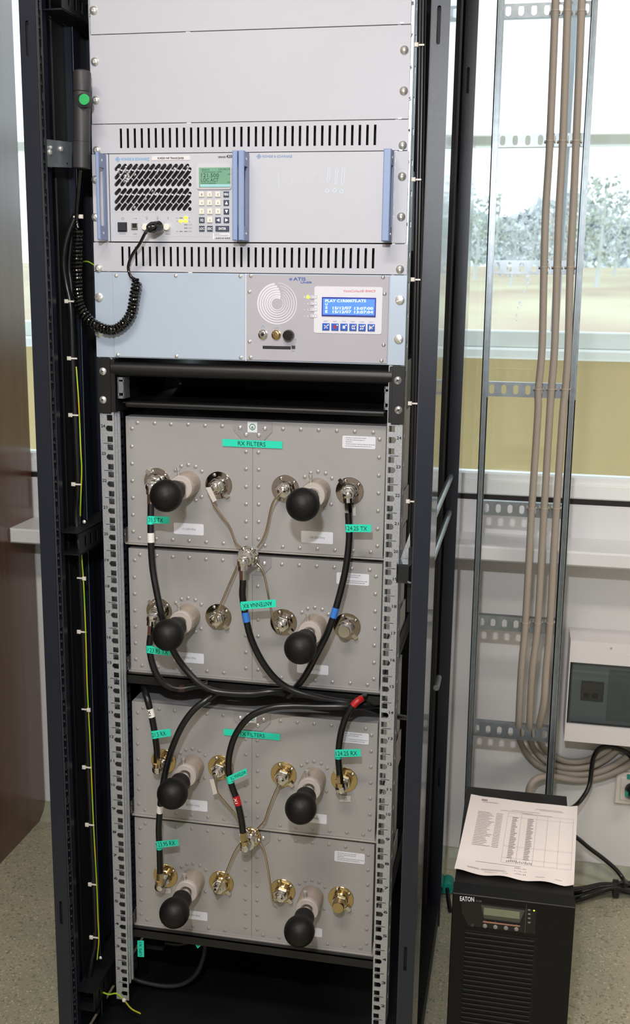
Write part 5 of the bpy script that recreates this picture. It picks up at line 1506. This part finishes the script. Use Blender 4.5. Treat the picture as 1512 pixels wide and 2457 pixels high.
# ================================================================== UPS
ZU = .372
fl_, fr_ = AZ(1081, 2146, ZU), AZ(1377.5, 2174, ZU)
ux0, ux1 = (fl_.x + AZ(1125, 1888, ZU).x) / 2 - .001, (fr_.x + AZ(1378, 1912, ZU).x) / 2 - .006
uy0 = (fl_.y + fr_.y) / 2; uy1 = (AZ(1125, 1888, ZU).y + AZ(1378, 1912, ZU).y) / 2
up = thing('backup_power_tower', ((ux0 + ux1) / 2, (uy0 + uy1) / 2, 0), 'black UPS tower with small display and slatted front beside the rack', 'power supply')
MB().box(ux0 + .001, ux1 - .001, uy0 + .035, uy1, .012, ZU).build('housing', M_UPS, up)
bz_ = MB(); bz_.bbox(ux0, ux1, uy0, uy0 + .036, .016, ZU + .0006, .0012)
bz_.build('front_bezel', M_UPSP, up)
for s in (0, 1):
    x = ux0 + .02 + s * (ux1 - ux0 - .06)
    MB().box(x, x + .02, uy0 + .03, uy1 - .03, 0, .013).build('foot', M_BLACKIN, up)
def Q(x, y): return (1040 + x / 3.203, 1860 + y / 3.203)
def pz(x, y): 
    p = AY(*Q(x, y), uy0); return p
a = pz(215, 962); b = pz(782, 1218)
MB().prism([(a.x + .014, b.z + .0), (b.x, b.z + .0), (b.x, a.z), (a.x, a.z), (a.x + .002, (a.z + b.z) / 2)], uy0 - .0012, uy0).build('control_panel', mat('gloss_black_panel', (16, 16, 18), .2), up)
YU = uy0 - .0012
a = pz(368, 994); b = pz(698, 1132)
MB().prism([(a.x + .006, b.z), (b.x - .008, b.z), (b.x, a.z), (a.x, a.z)], YU - .0015, YU).build('display_bezel', mat('ups_bezel_grey', (70, 68, 62), .35), up)
a = pz(390, 1010); b = pz(662, 1098)
MB().box(a.x, b.x, YU - .0020, YU - .0014, b.z, a.z).build('display', M_UPSL, up)
a = pz(382, 1112); b = pz(668, 1130)
MB().box(a.x, b.x, YU - .0030, YU - .0014, a.z - .0022, a.z).build('display_lip', mat('lip_highlight_tint', (150, 112, 92), .3), up)  # orange-pink highlight on the lip painted as its colour
for x, y in ((397, 1153), (477, 1161), (558, 1169), (638, 1177)):
    c = pz(x, y); MB().lathe((c.x, YU, c.z), (0, -1, 0), [(0, .0040), (.0018, .0038), (.0024, .003), (.0025, .0001)], 18).build('round_button', M_BTNG, up, True)
c = pz(300, 1149); MB().lathe((c.x, YU, c.z), (0, -1, 0), [(0, .0030), (.001, .0028), (.0012, .0001)], 14).build('small_button', mat('dark_grey_button', (58, 56, 58), .4), up)
mb = MB()
def utext(s, xa, xb, y, h, y2=None, bold=False):
    A, B = pz(xa, y), pz(xb, y if y2 is None else y2); text3(mb, s, (A.x, YU - .0, A.z), (B.x, YU, B.z), h, bold=bold)
utext('EATON', 205, 314, 944, .0085, 951, True)
mb.build('lettering', M_WHITE, up)
mb = MB(); utext('9130', 328, 370, 963, .0038, 966)
for x, s in ((397, 'ESC'), (477, '^'), (558, 'v'), (638, 'OK')):
    utext(s, x - 9, x + 9, 1116 + (x - 397) * .13, .0022)
for y in (1032, 1064, 1096, 1129):
    p = pz(737, y); mb.prism(rrect(p.x - .0022, p.x + .0022, p.z - .0014, p.z + .0014, .0006, 2), YU - .0003, YU)
p = pz(709, 985); q = pz(702, 1210); mb.box(q.x, q.x + .0003, YU - .0003, YU, q.z, p.z)
mb.build('panel_markings', M_GINK, up)
c = pz(774, 1038); MB().lathe((c.x, YU, c.z), (0, -1, 0), [(0, .0014), (.0006, .0001)], 10).build('indicator_light', M_LED, up)
zt = pz(500, 1228).z; xa, xb = pz(238, 1300).x, pz(776, 1300).x
n = int((zt - .03) / .0092)
SL = MB().bbox(-(xb - xa) / 2, (xb - xa) / 2, -.0032, 0, -.0026, .0026, .001).mesh('slat', mat('slat_black', (15, 14, 14), .6, spec=.3))
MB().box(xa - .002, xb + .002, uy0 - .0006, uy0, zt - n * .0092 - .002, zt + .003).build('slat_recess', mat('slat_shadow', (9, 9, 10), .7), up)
for k in range(n): place('slat', SL, up, ((xa + xb) / 2, uy0 - .0004, zt - .0035 - k * .0092))
# paper
cs = [AZ(1130.5, 1906.8, ZU + .003), AZ(1386, 1936.5, ZU + .003), AZ(1377, 2129, ZU + .003), AZ(1090, 2091, ZU + .003)]
def pp(u, v):
    p = cs[0].lerp(cs[1], u).lerp(cs[3].lerp(cs[2], u), v)
    z = ZU + .0012 + .0012 * math.sin(u * 5 + .5) ** 2 * (1 - v) + .006 * max(0, v - .85) / .15 * (.3 + .7 * math.sin(u * 9 + 1) ** 2) + .003 * max(0, .12 - u) / .12
    z += .004 * max(0, u - .93) / .07
    return Vector((p.x, p.y, z))
pm = MB(); nu, nv = 26, 34
for j in range(nv + 1):
    for i in range(nu + 1): pm.v.append(tuple(pp(i / nu, j / nv)))
for j in range(nv):
    for i in range(nu):
        a = j * (nu + 1) + i; pm.f.append((a, a + nu + 1, a + nu + 2, a + 1))
k0 = len(pm.v); pm.v += [(x, y, z - .0003) for x, y, z in pm.v]
pm.f += [tuple(reversed([i + k0 for i in f])) for f in pm.f[:nu * nv]]
pa = pm.build('paper_sheet', M_PAPER, None, True); tag(pa, 'printed white form sheet lying on top of the UPS', 'paper')
ink = MB()
def mark(u0, v0, u1, v1):
    q = [pp(u0, v0), pp(u0, v1), pp(u1, v1), pp(u1, v0)]; q = [p + Vector((0, 0, .0009)) for p in q]
    ink.add(q, [(0, 1, 2, 3)])
random.seed(21)
mark(.11, .045, .165, .062)
for v in (.075, .082): mark(.12, v, .27, v + .002)
for u0, u1, v in ((.62, .86, .09), (.66, .88, .105), (.4, .66, .145), (.3, .6, .165), (.5, .78, .175)): mark(u0, v, u1, v + .003)
for k in range(26):
    v = .22 + k * .0205
    for u0, u1 in ((.10, .10 + random.uniform(.1, .16)), (.27, .33)):
        if k < 22: mark(u0, v, u1, v + .004)
    for u0 in (.42, .56): mark(u0, v + .02, u0 + random.uniform(.035, .06), v + .027)
for u in (.375, .50, .64, .74, .85, .97): mark(u, .19, u + .0015, .82)
for v in (.19, .24, .62, .76, .82): mark(.375, v, .97, v + .0015)
for k in range(3):
    for q in range(7): mark(.50 + q * .015, .86 + k * .035 + random.uniform(0, .01), .508 + q * .015, .872 + k * .035)
for q in range(14): mark(.42 + q * .016, .775 + random.uniform(0, .02), .428 + q * .016, .80 + random.uniform(0, .01))
for u0, u1, v in ((.1, .2, .93), (.1, .21, .94), (.22, .42, .93), (.22, .44, .94), (.25, .45, .96), (.68, .76, .95), (.84, .9, .95), (.16, .55, .845)): mark(u0, v, u1, v + .003)
ink.build('printed_form', mat('pale_grey_ink', (150, 146, 150), .7), pa)
